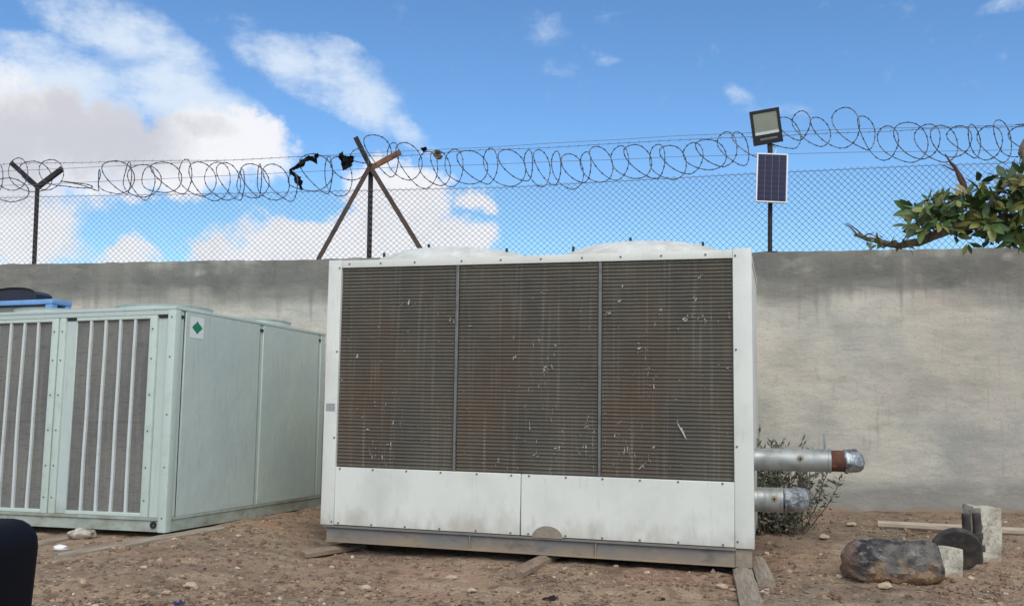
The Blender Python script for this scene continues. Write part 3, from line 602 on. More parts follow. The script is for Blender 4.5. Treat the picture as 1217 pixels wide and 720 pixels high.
for w in (.484, .02):
    for u in (.17, .48, .79, 1.1, 1.42, 1.72, 1.87, 2.18, 2.48, 2.78, 3.08, 3.42): pts.append((u, .000, w))
for u in (.2, .5, .82, 1.25, 1.6, 1.95, 2.3, 2.62, 2.95, 3.3): pts.append((u, .001, 2.275))
for w in (.03, .75, 1.5, 2.24): pts += [(.108, -.003, w), (RW - .125, -.003, w + .02)]
bolts(ru, pts, .010, .008)
boxo('name_plate', (.02, -.003, .98), (.105, -.0005, 1.045), label_grey, ru, bevel=0)
for u, lst in ((.93, ((-2.45, .90, .085), (-1.75, .70, .135), (-.55, .78, .115))), (2.70, ((-2.4, .90, .085), (-1.65, .70, .135), (-.6, .78, .115)))): fan(ru, u, .90, RH - .006, .84, .155, white_paint, lst, True)

# pipes out of its right-hand side
def pipe_thing(name, pts, r, label):
    e = empty(name, pts[0]); tag(e, label, 'pipe'); return e
def upath(p): return ru.matrix_basis @ Vector(p)
RM = Matrix.Translation(ru.location) @ Euler(ru.rotation_euler).to_matrix().to_4x4()
def rl(u, v, w): return RM @ Vector((u, v, w))
def clad_pipe(name, v, z0, r, u_end, label, crumple):
    a = rl(RW - .03, v, 0); a.z = z0; b = rl(u_end, v, 0); b.z = z0; d = (b - a).normalized()
    e = empty(name, a); tag(e, label, 'pipe'); e.rotation_euler = Vector((1, 0, 0)).rotation_difference(d).to_euler()
    ln = (b - a).length
    bm = BM(); n = 14; tube(bm, [(ln * k / n, 0, 0) for k in range(n + 1)], [r + .002 * math.sin(k * 2.2) for k in range(n + 1)], 28); build('cladding', bm, clad, e, smooth=True)
    for x0, x1 in ((ln * .28, ln * .30), (ln - .02, ln - .002)):
        bm = BM(); tube(bm, [(x0, 0, 0), (x1, 0, 0)], r + .005, 28); build('joint_band', bm, clad, e, smooth=True)
    bm = BM(); k0 = .62 if crumple else .72
    g = bmesh.ops.create_uvsphere(bm, u_segments=14, v_segments=8, radius=.022)
    for vv in g['verts']: vv.co = Vector((ln * k0 + vv.co.x * 1.3, -r * .97 + vv.co.y * .35, .02 + vv.co.z * 1.3))
    pt = build('gauge_boss', bm, tan_plastic, e, smooth=True)
    bm = BM(); g = bmesh.ops.create_icosphere(bm, subdivisions=1, radius=.011)
    for vv in g['verts']: vv.co += Vector((ln * k0, -r * .97 - .008, .02))
    build('gauge_hole', bm, black_metal, pt)
    # crumpled foil elbow turning back towards the wall
    bm = BM(); path = [];  bend = .075 if crumple else .13
    for k in range(9):
        t = k / 8 * R(80); path.append((ln + (.10 if crumple else 0) + bend * math.sin(t), bend * (1 - math.cos(t)), 0))
    rings = tube(bm, path, [r * (.98 + .05 * math.sin(k * 2.4)) for k in range(9)], 26)
    for v_ in bm.verts: v_.co += v_.co.normalized() * 0 + Vector((0.02 * mnoise.noise(v_.co * 20), .02 * mnoise.noise(v_.co * 22 + Vector((9, 0, 0))), .014 * mnoise.noise(v_.co * 22 + Vector((0, 9, 0)))))
    build('foil_elbow', bm, foil, e, smooth='all')
    if crumple:
        bm = BM(); tube(bm, [(ln - .01, 0, 0), (ln + .12, 0, 0)], r * .93, 26); build('rusty_pipe_end', bm, rust, e, smooth=True)
        bm = BM(); tube(bm, [(ln - .045, 0, r * .9), (ln - .045, 0, r + .13)], .009, 8); build('sensor_stub', bm, clad, e, smooth=True)
    return e
clad_pipe('clad_pipe', .62, .80, .092, RW + .60, 'upper silver clad pipe with rusty band and crumpled foil end', True)
clad_pipe('clad_pipe', .60, .475, .100, RW + .22, 'lower shorter silver clad pipe ending in a foil wrapped elbow', False)

# ------------------------------------------------------------------ pale green condenser on the left
LH_, LD, LWD = 1.944, 2.68, 4.30
lu = empty('condenser_unit', (-2.9502, 8.0589, .16), (-.0426, -.0083, -.3049)); tag(lu, 'pale green air condenser unit with barred grey grilles and plain side panels', 'condenser')
boxo('shell', (-LWD, .05, .008), (-.03, LD, LH_ - .03), mint_paint, lu, bevel=.006)
boxo('roof_panel', (-LWD - .005, .002, LH_ - .029), (-.002, LD + .01, LH_), mint_paint, lu, bevel=.005)
boxo('base_rail', (-LWD, .022, .0), (-.0855, .05, .095), mint_dirty, lu, bevel=.003)
boxo('base_lip', (-LWD, .008, .0955), (-.0855, .05, .122), mint_dirty, lu, bevel=.003)
boxo('base_rail', (-.029, .0805, .0), (-.012, LD, .098), mint_dirty, lu, bevel=.003)
boxo('base_lip', (-.029, .0805, .0985), (-.004, LD, .122), mint_dirty, lu, bevel=.003)
boxo('corner_post', (-.085, .0, -.002), (-.0002, .08, LH_ - .0295), mint_light, lu, bevel=.012)
# front: narrow recessed stile next to the corner, then grille panels
boxo('corner_panel', (-.198, .03, .1225), (-.0855, .049, 1.872), mint_paint, lu, bevel=.002)
boxo('slot_cap', (-.19, .02, 1.845), (-.10, .0295, 1.871), black_metal, lu, bevel=0)
boxo('top_rail', (-LWD, .006, 1.8725), (-.0855, .05, LH_ - .0295), mint_paint, lu, bevel=.004)
PX, PWD = -.200, 1.06
for k in range(4):
    u1 = PX - k * 1.075; u0 = u1 - PWD
    p = empty('grille_panel', (u0, 0, .1235)); p.parent = lu; h = 1.872 - .1235
    boxo('coil_face', (.05, .034, .02), (PWD - .05, .0495, h - .02), grey_coil, p, bevel=0)
    st = .125 if True else .08
    boxo('stile', (0, .008, 0), (.068, .0495, h), mint_light, p, bevel=.005)
    boxo('stile', (PWD - .075, .008, 0), (PWD, .0495, h), mint_light, p, bevel=.005)
    boxo('filler_strip', (.0685, .024, .0), (.185, .0495, h), mint_paint, p, bevel=.004)
    boxo('rail', (.1855, .008, 0), (PWD - .0755, .0495, .032), mint_light, p, bevel=.004)
    boxo('rail', (.1855, .008, h - .032), (PWD - .0755, .0495, h), mint_light, p, bevel=.004)
    boxo('slot_cap', (.075, .018, h - .028), (.175, .0235, h - .004), black_metal, p, bevel=0)
    g0, g1 = .1855, PWD - .0755
    nb = 4
    for q in range(nb):   # slightly bowed vertical bars
        uu = g0 + (g1 - g0) * (q + 1) / (nb + 1); bm = BM(); prev = None
        bow = random.uniform(-.012, .02) if k else random.uniform(-.004, .006)
        for j in range(13):
            t = j / 12; z = .0325 + (h - .065) * t; du = bow * math.sin(math.pi * t) + .006 * mnoise.noise(Vector((q * 3.1 + k, t * 3, 0)))
            cur = [bm.verts.new((uu + du + sx, yy, z)) for sx, yy in ((-.012, .012), (.012, .012), (.012, .033), (-.012, .033))]
            if prev:
                for x in range(4): bm.faces.new((prev[x], cur[x], cur[(x + 1) % 4], prev[(x + 1) % 4]))
            else: bm.faces.new(cur)
            prev = cur
        bm.faces.new(prev[::-1]); build('bar', bm, bar_pale, p)
    for z in (h * .46,): boxo('wire_stay', (g0, .0315, z), (g1, .0335, z + .006), grey_metal, p, bevel=0)
    pts = [(PWD - .04, .004, h * t) for t in (.08, .24, .42, .6, .78, .93)] + [(.034, .004, h * t) for t in (.08, .24, .42, .6, .78, .93)]
    bolts(p, pts, .008, .008)
# side panels
sv = [(.0805, .135), (.150, 1.335), (1.40, 2.53), (2.58, LD - .005)]
for i, (a, b) in enumerate(sv):
    boxo('side_panel', (-.0295, a, .1235), (-.004 if i else -.014, b, LH_ - .031), mint_paint, lu, bevel=.004)
for a, b in ((.1355, .1495), (1.3355, 1.3995), (2.5305, 2.5795)):
    boxo('panel_groove', (-.0295, a, .1235), (-.018, b, LH_ - .031), groove if b - a < .03 else mint_paint, lu, bevel=0)
    if b - a > .03: boxo('groove_seal', (-.0178, a, .1235), (-.012, a + .014, 1.86), groove, lu, bevel=0)
for a, b in ((.088, .13), (1.337, 1.398), (2.532, 2.578)): boxo('slot_cap', (-.0138, a, 1.845), (-.006 if a < 1 else -.005, b, 1.87), black_metal, lu, bevel=0)
# hazard sticker
st = boxo('sticker', (-.0038, .215, 1.685), (-.0018, .405, 1.875), label_white, lu, bevel=0)
bm = BM()
def dia(cy, cz, r1, r2, x):
    return [bm.verts.new((x, cy + r1 * c, cz + r2 * s)) for c, s in ((1, 0), (0, 1), (-1, 0), (0, -1))]
for yy, zz, q in ((.31, 1.805, .036), (.268, 1.78, .030), (.352, 1.78, .030), (.31, 1.755, .036)): bm.faces.new(dia(yy, zz, q * 1.12, q, -.0014))
bm.faces.new(dia(.31, 1.78, .02, .02, -.0012))
build('diamond_print', bm, label_green, st)
bolts(lu, [(-.042, -.002, z) for z in (.12, .55, 1.0, 1.5, 1.85)], .009, .008)
bm = BM(); lathe(bm, [(.012, 0), (.03, 0), (.03, .012), (.012, .012)], 12, close=True)
for v in bm.verts: v.co = Vector((-.135 + v.co.x, .018 - v.co.z, .06 + v.co.y))
build('lifting_eye', bm, black_metal, lu)
for (u, v) in ((-.74, .80), (-.62, 2.08), (-1.98, .80), (-1.95, 2.08), (-3.3, .80), (-3.3, 2.08)): fan(lu, u, v, LH_, .44, .085, mint_paint)

# things standing on its roof
LM = Matrix.Translation(lu.location) @ Euler(lu.rotation_euler).to_matrix().to_4x4()
LR = tuple(lu.rotation_euler)
def on_roof(u, v): return LM @ Vector((u, v, LH_ + .001))
bb = empty('machine_housing', on_roof(-2.98, 1.30), LR); tag(bb, 'light blue framed metal box with dark rounded cover, on top of the pale green unit', 'machine')
w_, d_, h_ = .46, .10, .24
for x in (-w_, w_):
    for y in (-d_, d_ + .0): boxo('corner_leg', (x - .045, y - .04, 0), (x + .045, y + .04, h_), blue_paint, bb, bevel=.008)
boxo('top_rail', (-w_ - .05, -d_ - .045, h_ + .0005), (w_ + .05, d_ + .045, h_ + .055), blue_paint, bb, bevel=.012)
boxo('side_panel', (-w_ + .0455, -d_ - .01, .01), (w_ - .0455, -d_ + .01, h_ - .016), grey_panel, bb, bevel=0)
boxo('dark_strip', (-w_ + .0455, -d_ - .004, h_ - .0155), (w_ - .0455, -d_ + .01, h_ - .0005), groove, bb, bevel=0)  # dark line between the top rail and the front panel
boxo('rear_panel', (-w_ + .0455, d_ - .01, .01), (w_ - .0455, d_ + .01, h_ - .0005), grey_panel, bb, bevel=0)
bm = BM(); prof = []
for k in range(13):
    a = math.pi * k / 12; prof.append((-.07 - (w_ - .13) * math.cos(a), h_ + .056 + .13 * math.sin(a) ** .55))
rows = [[bm.verts.new((x, y, z)) for x, z in prof] for y in (-d_ - .02, d_ + .02)]
for k in range(12): bm.faces.new((rows[0][k], rows[0][k + 1], rows[1][k + 1], rows[1][k]))
bm.faces.new(rows[0]); bm.faces.new(rows[1][::-1]); bm.faces.new((rows[0][0], rows[1][0], rows[1][-1], rows[0][-1]))
cv_ = build('rounded_cover', bm, navy, bb, smooth=True)
bm = BM(); tube(bm, [(x * 1.02, -d_ - .025, z + .008) for x, z in prof], .012, 6); build('cover_trim', bm, black_plastic, cv_, smooth=True)
def roof_bar(u0, v0, u1, v1, r, label, z=.012, mat=rust):
    a, b = LM @ Vector((u0, v0, LH_ + z)), LM @ Vector((u1, v1, LH_ + z + .01)); e = empty('rusty_bar', a); tag(e, label, 'metal bar')
    bm = BM(); tube(bm, [(b - a) * t + Vector((0, 0, .006 * math.sin(9 * t))) for t in (0, .3, .6, 1)], r, 6); build('bar_length', bm, mat, e, smooth=True)
roof_bar(-2.08, 1.36, -1.48, 1.44, .03, 'rusty pipe length lying on the green unit roof beside the blue box', .13)
roof_bar(-2.0, 1.48, -1.32, 1.36, .016, 'thin rusty rod lying across the rusty pipe on the green unit roof', .17)

# ------------------------------------------------------------------ timbers under the units
def timber(name, p, q, w, h, mat, label, seed=0, sink=.0, group=None):
    p, q = Vector(p), Vector(q); d = q - p; ln = d.length
    e = empty(name, p, (0, 0, math.atan2(d.y, d.x))); tag(e, label, 'timber', group)
    e.rotation_euler[1] = -math.asin((q.z - p.z) / ln)
    bm = BM(); n = max(4, int(ln / .07)); rows = []
    for k in range(n + 1):
        t = k / n; row = []
        for j in range(8):
            a = 2 * math.pi * (j + .5) / 8; cx, cz = math.cos(a), math.sin(a); m_ = max(abs(cx), abs(cz)); cx, cz = cx / m_ * (1 if abs(cx) < m_ else .97), cz / m_ * (1 if abs(cz) < m_ else .97)
            nn = mnoise.noise(Vector((t * ln * 5, j * 1.3, seed)))
            row.append(bm.verts.new((t * ln + (.025 * mnoise.noise(Vector((j * 2.0, seed, t))) if k in (0, n) else 0), cx * w / 2 * (1 + .10 * nn), h / 2 + cz * h / 2 * (1 + .10 * nn) - sink)))
        rows.append(row)
    for a, b in zip(rows, rows[1:]):
        for j in range(8): bm.faces.new((a[j], a[(j + 1) % 8], b[(j + 1) % 8], b[j]))
    bm.faces.new(rows[0][::-1]); bm.faces.new(rows[-1])
    build('plank', bm, mat, e, smooth=True); return e
def gp(x, y, dz=0.0): return Vector((x, y, gz(x, y) + dz))
def gpx(px, py):
    d = ray(px, py); z = 0.05
    for _ in range(12):
        p = Vector((0, 0, EYE)) + d * ((z - EYE) / d.z); z = gz(p.x, p.y)
    p.z = z; return p
a = gpx(66, 664); b = gpx(196, 640)
timber('timber_skid', a + Vector((0, 0, -.03)), b + (b - a).normalized() * .6 + Vector((0, 0, -.045)), .10, .075, wood, 'long grey plank running out from under the corner of the pale green unit', 1)
a = gpx(36, 650); b = gpx(112, 633)
timber('timber_skid', a + Vector((0, 0, -.03)), b + (b - a).normalized() * .5 + Vector((0, 0, -.045)), .10, .07, wood, 'shorter plank under the pale green unit, behind the white scrap', 2)
a = gpx(612, 688); b = rl(2.02, .5, -.15); b.z = gz(b.x, b.y)
timber('timber_skid', a + Vector((0, 0, -.01)), b + Vector((0, 0, -.03)), .13, .085, wood_dirty, 'square timber end sticking out under the middle of the white unit', 3)
a = gpx(356, 662); b = rl(.22, .35, -.15); b.z = gz(b.x, b.y)
timber('timber_skid', a + Vector((0, 0, -.02)), b + Vector((0, 0, -.02)), .16, .075, wood_dirty, 'rough timber under the left corner of the white unit', 4)
a = gpx(893, 722); b = rl(RW - .13, .5, -.15); b.z = gz(b.x, b.y)
timber('timber_skid', a + Vector((0, 0, -.02)), b + Vector((0, 0, -.02)), .15, .07, wood, 'long split plank under the right corner of the white unit', 5)
a = gpx(911, 697); b = rl(RW + .01, .45, -.15); b.z = gz(b.x, b.y)
timber('timber_skid', a + Vector((0, 0, -.02)), b + Vector((0, 0, -.02)), .13, .08, wood, 'shorter broken plank beside the long split plank', 6)
a = gpx(440, 657); b = rl(.28, .25, -.15); b.z = gz(b.x, b.y)
timber('timber_skid', a + Vector((0, 0, -.012)), b + Vector((0, 0, .0)), .06, .03, wood_dirty, 'thin slat wedged under the left end of the white unit', 7)
a, b = gpx(1043, 626), gpx(1235, 636)
timber('timber_beam', a + Vector((0, 0, -.01)), b + (b - a).normalized() * .4 + Vector((0, 0, -.01)), .07, .075, wood_pale, 'long pale beam lying on the ground along the foot of the wall', 9)

# crumbled lump on the second plank
def lump(name, p, r, sq, mat, label, cat, seed, sub=3, rough=.2, dz=0.0, group=None):
    e = empty(name, p); tag(e, label, cat, group); bm = BM(); rock(bm, (0, 0, r * sq[2] * .8 + dz), r, sq, sub, rough, seed); build(name + '_body', bm, mat, e, smooth=True); return e
lump('broken_block', gpx(98, 640), .085, (1.35, .9, .6), concrete, 'broken concrete lump lying at the end of the plank under the green unit', 'rubble', 4)
lump('white_scrap', gpx(72, 654), .05, (1.3, .8, .55), litter_white, 'white scrap lying between the two planks under the green unit', 'litter', 6, 2)

# ------------------------------------------------------------------ rubble on the right
p = gpx(1062, 690); e = empty('charred_boulder', p, (0, 0, R(-6))); tag(e, 'long charred grey boulder with rusty brown underside lying in the dirt', 'boulder')
bm = BM(); rows = []; n = 40
for k in range(n + 1):
    t = k / n; x = -.345 + .66 * t; rr = .172 * (min(1, (t + .03) * 6) ** .5) * (1 - .10 * t) * (1 if t < .93 else .93); zc = .130 + .012 * t
    if k == 0: rr *= .8
    if k == n: rr *= .9
    ring = []
    for j in range(40):
        a = 2 * math.pi * j / 40; cy, cz = math.cos(a), math.sin(a); sqr = (abs(cy) ** 3 + abs(cz) ** 3) ** (-1 / 3.0)
        q = Vector((x * 3, cy * 1.2, cz * 1.2)); nn = 1 + .26 * mnoise.noise(q) + .14 * mnoise.noise(q * 3.1) + .08 * mnoise.noise(q * 8) + .04 * mnoise.noise(q * 19)
        ring.append(bm.verts.new((x + .05 * mnoise.noise(Vector((cy, cz, 4))), rr * cy * sqr * nn + .02, max(-.02, zc + rr * .9 * cz * sqr * nn))))
    rows.append(ring)
for a, b in zip(rows, rows[1:]):
    for j in range(40): bm.faces.new((a[j], a[(j + 1) % 40], b[(j + 1) % 40], b[j]))
bm.faces.new(rows[0][::-1]); bm.faces.new(rows[-1]); build('boulder_body', bm, charred, e, smooth=True)
p = gpx(1130, 687); e = empty('concrete_block', p, (R(0), R(2), R(14))); tag(e, 'small pale concrete block in front of the black disc', 'concrete block')
bm = BM(); vs = box(bm, (-.105, 0, -.01), (.105, .15, .21)); bmesh.ops.subdivide_edges(bm, edges=bm.edges[:], cuts=4, use_grid_fill=True)
for v in bm.verts: v.co += Vector((mnoise.noise(v.co * 11), mnoise.noise(v.co * 11 + Vector((5, 0, 0))), mnoise.noise(v.co * 11 + Vector((0, 5, 0))))) * .009
build('block_body', bm, concrete, e, smooth=True)
p = gpx(1146, 684); e = empty('rubber_disc', p + Vector((.03, .20, .0)), (R(-68), 0, R(-14))); tag(e, 'black round wheel like disc leaning behind the small concrete block', 'disc')
bm = BM(); lathe(bm, [(.001, .03), (.05, .03), (.055, .018), (.135, .018), (.145, .04), (.172, .04), (.18, .03), (.18, -.01), (.172, -.02), (.001, -.02)], 36)
for v in bm.verts: v.co.y -= .175
build('disc_body', bm, rubber, e, smooth=True)
p = gpx(1178, 669); e = empty('concrete_post', p, (R(2), R(1.5), R(12))); tag(e, 'upright rough pale concrete post stub standing behind the black disc', 'concrete post')
bm = BM(); vs = box(bm, (-.10, 0, -.02), (.095, .2, .43)); bmesh.ops.subdivide_edges(bm, edges=bm.edges[:], cuts=5, use_grid_fill=True)
for v in bm.verts: v.co += Vector((mnoise.noise(v.co * 9), mnoise.noise(v.co * 9 + Vector((5, 0, 0))), mnoise.noise(v.co * 9 + Vector((0, 5, 0))))) * .024
build('post_body', bm, concrete, e, smooth=True)
p = gpx(1155, 670); e = empty('black_fitting', p + Vector((0, -.03, 0)), (R(2), R(-2), R(8))); tag(e, 'black twin tube fitting standing against the concrete post stub', 'pipe fitting')
for x in (-.045, .045):
    bm = BM(); tube(bm, [(x, 0, -.01), (x, 0, .2), (x, .0, .40)], .032, 14); tube(bm, [(x, 0, .20), (x, 0, .245)], .041, 14); build('tube', bm, rubber, e, smooth=True)
boxo('yoke', (-.09, -.03, .10), (.09, .04, .15), rubber, e, bevel=.008)

# ------------------------------------------------------------------ shrub behind the pipes
rnd = random.Random(21)
p = gpx(930, 634); sh = empty('dry_shrub', p); tag(sh, 'dusty grey green shrub growing behind the silver pipes', 'shrub')
bs_, bl = BM(), BM()
def leaf_at(bm, o, d, l, w, nrm):
    d = d.normalized(); s = d.cross(nrm); s = s.normalized() if s.length > .01 else d.orthogonal().normalized(); u = s.cross(d)
    v = [bm.verts.new(x) for x in (o, o + d * l * .45 + s * w * .5 + u * l * .05, o + d * l - u * l * .05, o + d * l * .45 - s * w * .5 + u * l * .05)]
    bm.faces.new((v[0], v[1], v[2])); bm.faces.new((v[0], v[2], v[3]))
for k in range(60):
    x0, y0 = rnd.gauss(-.10, .16), rnd.gauss(0, .10); lx, ly = rnd.gauss(.0, .16), rnd.gauss(0, .1); hgt = rnd.uniform(.45, .92) * (1.0 if x0 < .15 else .8)
    if k in (3, 9): hgt = 1.04
    if k in (5, 12, 17, 22, 27, 31, 36): lx = rnd.uniform(.2, .4); hgt = rnd.uniform(.45, .7)
    pts = [Vector((x0 + lx * t + .02 * math.sin(5 * t + k), y0 + ly * t, hgt * t - .03)) for t in (0, .25, .5, .75, 1)]
    tube(bs_, pts, [.007, .006, .005, .004, .002], 4)
    for q in range(60):
        t = rnd.uniform(.08, 1.0); i = min(3, int(t * 4)); o = pts[i].lerp(pts[i + 1], t * 4 - i)
        d = Vector((rnd.gauss(0, 1), rnd.gauss(0, 1), rnd.gauss(.5, .8))); leaf_at(bl, o + d.normalized() * rnd.uniform(0, .03), d, rnd.uniform(.035, .075), rnd.uniform(.016, .034), Vector((rnd.gauss(0, 1), rnd.gauss(0, 1), rnd.gauss(0, 1))))
build('stems', bs_, shrub_stem, sh); build('foliage', bl, shrub_leaf, sh, kind='stuff')

# ------------------------------------------------------------------ tree reaching in from the right
TY = 7.4
tr = empty('leafy_tree', (6.0, 7.8, gz(6.0, 7.8))); tag(tr, 'broad leaved tree whose leafy branch reaches in from the right', 'tree')
O = Vector(tr.location)
def T(px, py, dy=0.0): return at(px, py, TY + dy) - O
bm = BM(); tube(bm, [Vector((.05, 0, -.15)), Vector((.0, .02, .5)), Vector((-.05, 0, 1.2)), Vector((-.02, -.1, 1.9)), Vector((.1, -.1, 2.7))], [.19, .15, .13, .12, .09], 14); build('trunk', bm, bark, tr, smooth=True)
fork = Vector((-.02, -.1, 1.85))
limbs = [
    ([fork, T(1330, 262, .2), T(1265, 250, .1), T(1217, 258), T(1180, 264), T(1145, 268, -.05), T(1115, 278, -.05), T(1092, 288), T(1070, 292), T(1045, 287), T(1030, 284), T(1019, 279)], [.085, .07, .058, .050, .044, .040, .037, .034, .028, .022, .018, .012]),
    ([T(1262, 250, .1), T(1238, 228, .1), T(1212, 212, .05), T(1196, 218), T(1180, 236), T(1172, 252)], [.05, .04, .03, .026, .022, .012]),
    ([T(1240, 232, .1), T(1222, 200, .1), T(1214, 182, .1), T(1225, 160, .1), T(1260, 130, .1)], [.04, .03, .028, .025, .015]),
    ([fork + Vector((.05, 0, .3)), T(1370, 150, .3), T(1365, 80, .2), T(1375, 20, .2)], [.07, .05, .035, .015]),
    ([fork + Vector((.08, 0, .5)), Vector((.6, .3, 3.1)), Vector((1.0, .4, 3.9))], [.07, .05, .02]),
    ([T(1340, 240, .2), T(1300, 200, -.2), T(1270, 160, -.3)], [.05, .035, .015]),
    ([T(1168, 262), T(1155, 240), T(1142, 215), T(1134, 198), T(1123, 183)], [.028, .024, .020, .014, .004]),
    ([T(1148, 222), T(1140, 205), T(1120, 196)], [.012, .009, .003]),
    ([T(1110, 280), T(1095, 262), T(1088, 250)], [.014, .01, .006]),
    ([T(1135, 270), T(1125, 248, -.1), T(1118, 236, -.1)], [.014, .01, .006]),
    ([T(1190, 262), T(1186, 240, -.1), T(1176, 222, -.15)], [.014, .01, .006])]
rnd_t = random.Random(77)
for i, (pts, rr) in enumerate(limbs):
    P2, R2 = [], []
    for k in range(len(pts) - 1):
        for q in range(3):
            t = q / 3; P2.append(pts[k].lerp(pts[k + 1], t) + Vector((mnoise.noise(Vector((k + t, i, 0))), mnoise.noise(Vector((k + t, i, 5))), mnoise.noise(Vector((k + t, i, 9))))) * .018); R2.append(rr[k] + (rr[k + 1] - rr[k]) * t)
    P2.append(pts[-1]); R2.append(rr[-1])
    for q in range(2 * len(pts)) if i < 3 else ():   # side twigs
        k = rnd_t.randrange(len(P2)); d = Vector((rnd_t.gauss(-.4, .6), rnd_t.gauss(-.2, .6), rnd_t.gauss(.3, .6))).normalized() * rnd_t.uniform(.08, .22)
        bt = BM(); tube(bt, [P2[k], P2[k] + d * .5 + Vector((0, 0, .012)), P2[k] + d], [.008, .006, .003], 5); build('twig', bt, twig_mat, tr)
    bm = BM(); tube(bm, P2, [x * (1 + .16 * mnoise.noise(Vector((q_ * .9, i, 3)))) for q_, x in enumerate(R2)], 9); build('branch', bm, twig_mat if i in (6, 7) else bark, tr, smooth=True)
# leaves in whorls at the twig ends
lm = []
for mt in leafs:
    bm = BM(); prof = [(0, .004), (.16, .24), (.42, .5), (.68, .40), (.88, .2), (1, 0)]; mid, lf, rt = [], [], []
    for t, w in prof:
        z = -.16 * t * t; mid.append(bm.verts.new((t, 0, z))); lf.append(bm.verts.new((t, w * .5, z + .07 * w))); rt.append(bm.verts.new((t, -w * .5, z + .07 * w)))
    for k in range(5):
        bm.faces.new((mid[k], mid[k + 1], lf[k + 1], lf[k])); bm.faces.new((rt[k], rt[k + 1], mid[k + 1], mid[k]))
    bmesh.ops.remove_doubles(bm, verts=bm.verts[:], dist=1e-5)
    m_ = bpy.data.meshes.new('leaf'); bm.to_mesh(m_); bm.free(); m_.materials.append(mt); m_.polygons.foreach_set('use_smooth', [True] * len(m_.polygons)); lm.append(m_)
rnd = random.Random(33)
whorls = []   # (point, count, spread, size, axis)
for (px, py, n, sz) in ((1085, 250, 11, 1.0), (1097, 262, 11, 1), (1082, 268, 7, .9), (1112, 248, 12, 1.05), (1104, 240, 8, .9), (1126, 256, 11, 1.05), (1122, 240, 10, 1), (1138, 244, 9, .95), (1142, 262, 9, 1), (1158, 250, 11, 1.05), (1150, 232, 6, .9),
                         (1172, 240, 11, 1.05), (1168, 262, 9, 1.1), (1182, 254, 11, 1.05), (1186, 272, 9, 1.1), (1200, 232, 11, 1.05), (1198, 250, 11, 1.05), (1212, 225, 11, 1.05), (1208, 244, 9, 1.1), (1214, 262, 9, 1.1), (1212, 280, 8, 1.1), (1196, 282, 6, 1.0), (1135, 280, 7, .95), (1112, 272, 7, .9),
                         (1155, 280, 6, 1.0), (1178, 286, 6, 1.1), (1164, 216, 5, .95), (1206, 212, 7, 1.0), (1150, 288, 4, .95), (1232, 240, 9, 1.05), (1236, 262, 9, 1.05), (1240, 222, 9, 1.05), (1226, 285, 7, 1.05)):
    whorls.append((T(px, py, rnd.uniform(-.22, .22)), n, sz, Vector((rnd.gauss(-.25, .4), rnd.gauss(-.5, .35), rnd.gauss(.35, .5)))))
for (px, py, n, sz) in ((1030, 286, 4, .55), (1045, 290, 4, .6), (1060, 293, 3, .6), (1052, 284, 3, .6), (1022, 283, 5, .5), (1068, 288, 4, .7), (1036, 284, 4, .6), (1058, 288, 4, .65), (1078, 292, 4, .75), (1048, 296, 3, .7)):
    whorls.append((T(px, py, rnd.uniform(-.03, .03)), n, sz, Vector((rnd.gauss(0, .4), -.3, rnd.gauss(-.1, .6)))))
for (px, py) in ((1186, 226), (1196, 214), (1206, 224), (1216, 208), (1168, 232), (1212, 236), (1150, 238), (1100, 246), (1090, 258), (1118, 262), (1200, 268), (1180, 276), (1214, 290)):
    whorls.append((T(px, py, rnd.uniform(-.3, -.08)), 8, 1.1, Vector((rnd.gauss(-.2, .4), rnd.gauss(-.4, .3), rnd.gauss(.5, .4)))))
for _ in range(38):   # fill the thick of the branch
    px = rnd.uniform(1092, 1225); top = 262 - 34 * smoothstep(1085, 1130, px) - 8 * smoothstep(1180, 1215, px)
    whorls.append((T(px, rnd.uniform(top, 278), rnd.uniform(-.25, .3)), 8, 1.0, Vector((rnd.gauss(-.2, .5), rnd.gauss(-.4, .4), rnd.gauss(.25, .6)))))
leaf_specs = []
for (p, n, sz, ax) in whorls:
    ax.normalize(); u = ax.orthogonal().normalized(); v = ax.cross(u)
    for k in range(n):
        a = 2 * math.pi * (k * .382) + rnd.uniform(-.3, .3); op = rnd.uniform(.5, 1.35)
        d = (ax * math.cos(op) + (u * math.cos(a) + v * math.sin(a)) * math.sin(op)); d.z -= .12
        leaf_specs.append((p + d * .012, d.normalized(), rnd.uniform(.075, .165) * sz, ax))
near = len(leaf_specs)
for _ in range(150):   # the crown out of the frame
    c0 = rnd.choice([T(1380, 40, .2), T(1370, 90, .2), T(1350, 150, .2), Vector((.9, .4, 3.7)), Vector((.5, .3, 3.1)), T(1330, 210, .1)]) + Vector((rnd.gauss(0, .22), rnd.gauss(0, .25), rnd.gauss(0, .18)))
    ax = Vector((rnd.gauss(0, 1), rnd.gauss(0, 1), rnd.gauss(.5, .6))).normalized(); u = ax.orthogonal().normalized(); v = ax.cross(u)
    for k in range(8):
        a = 2 * math.pi * k / 8; d = (ax * .5 + u * math.cos(a) + v * math.sin(a)).normalized(); leaf_specs.append((c0, d, rnd.uniform(.10, .16), ax))
order = sorted(range(near), key=lambda i: leaf_specs[i][0].x + .35 * leaf_specs[i][0].y)[:298]
single = set(order); bml = [BM() for _ in lm]
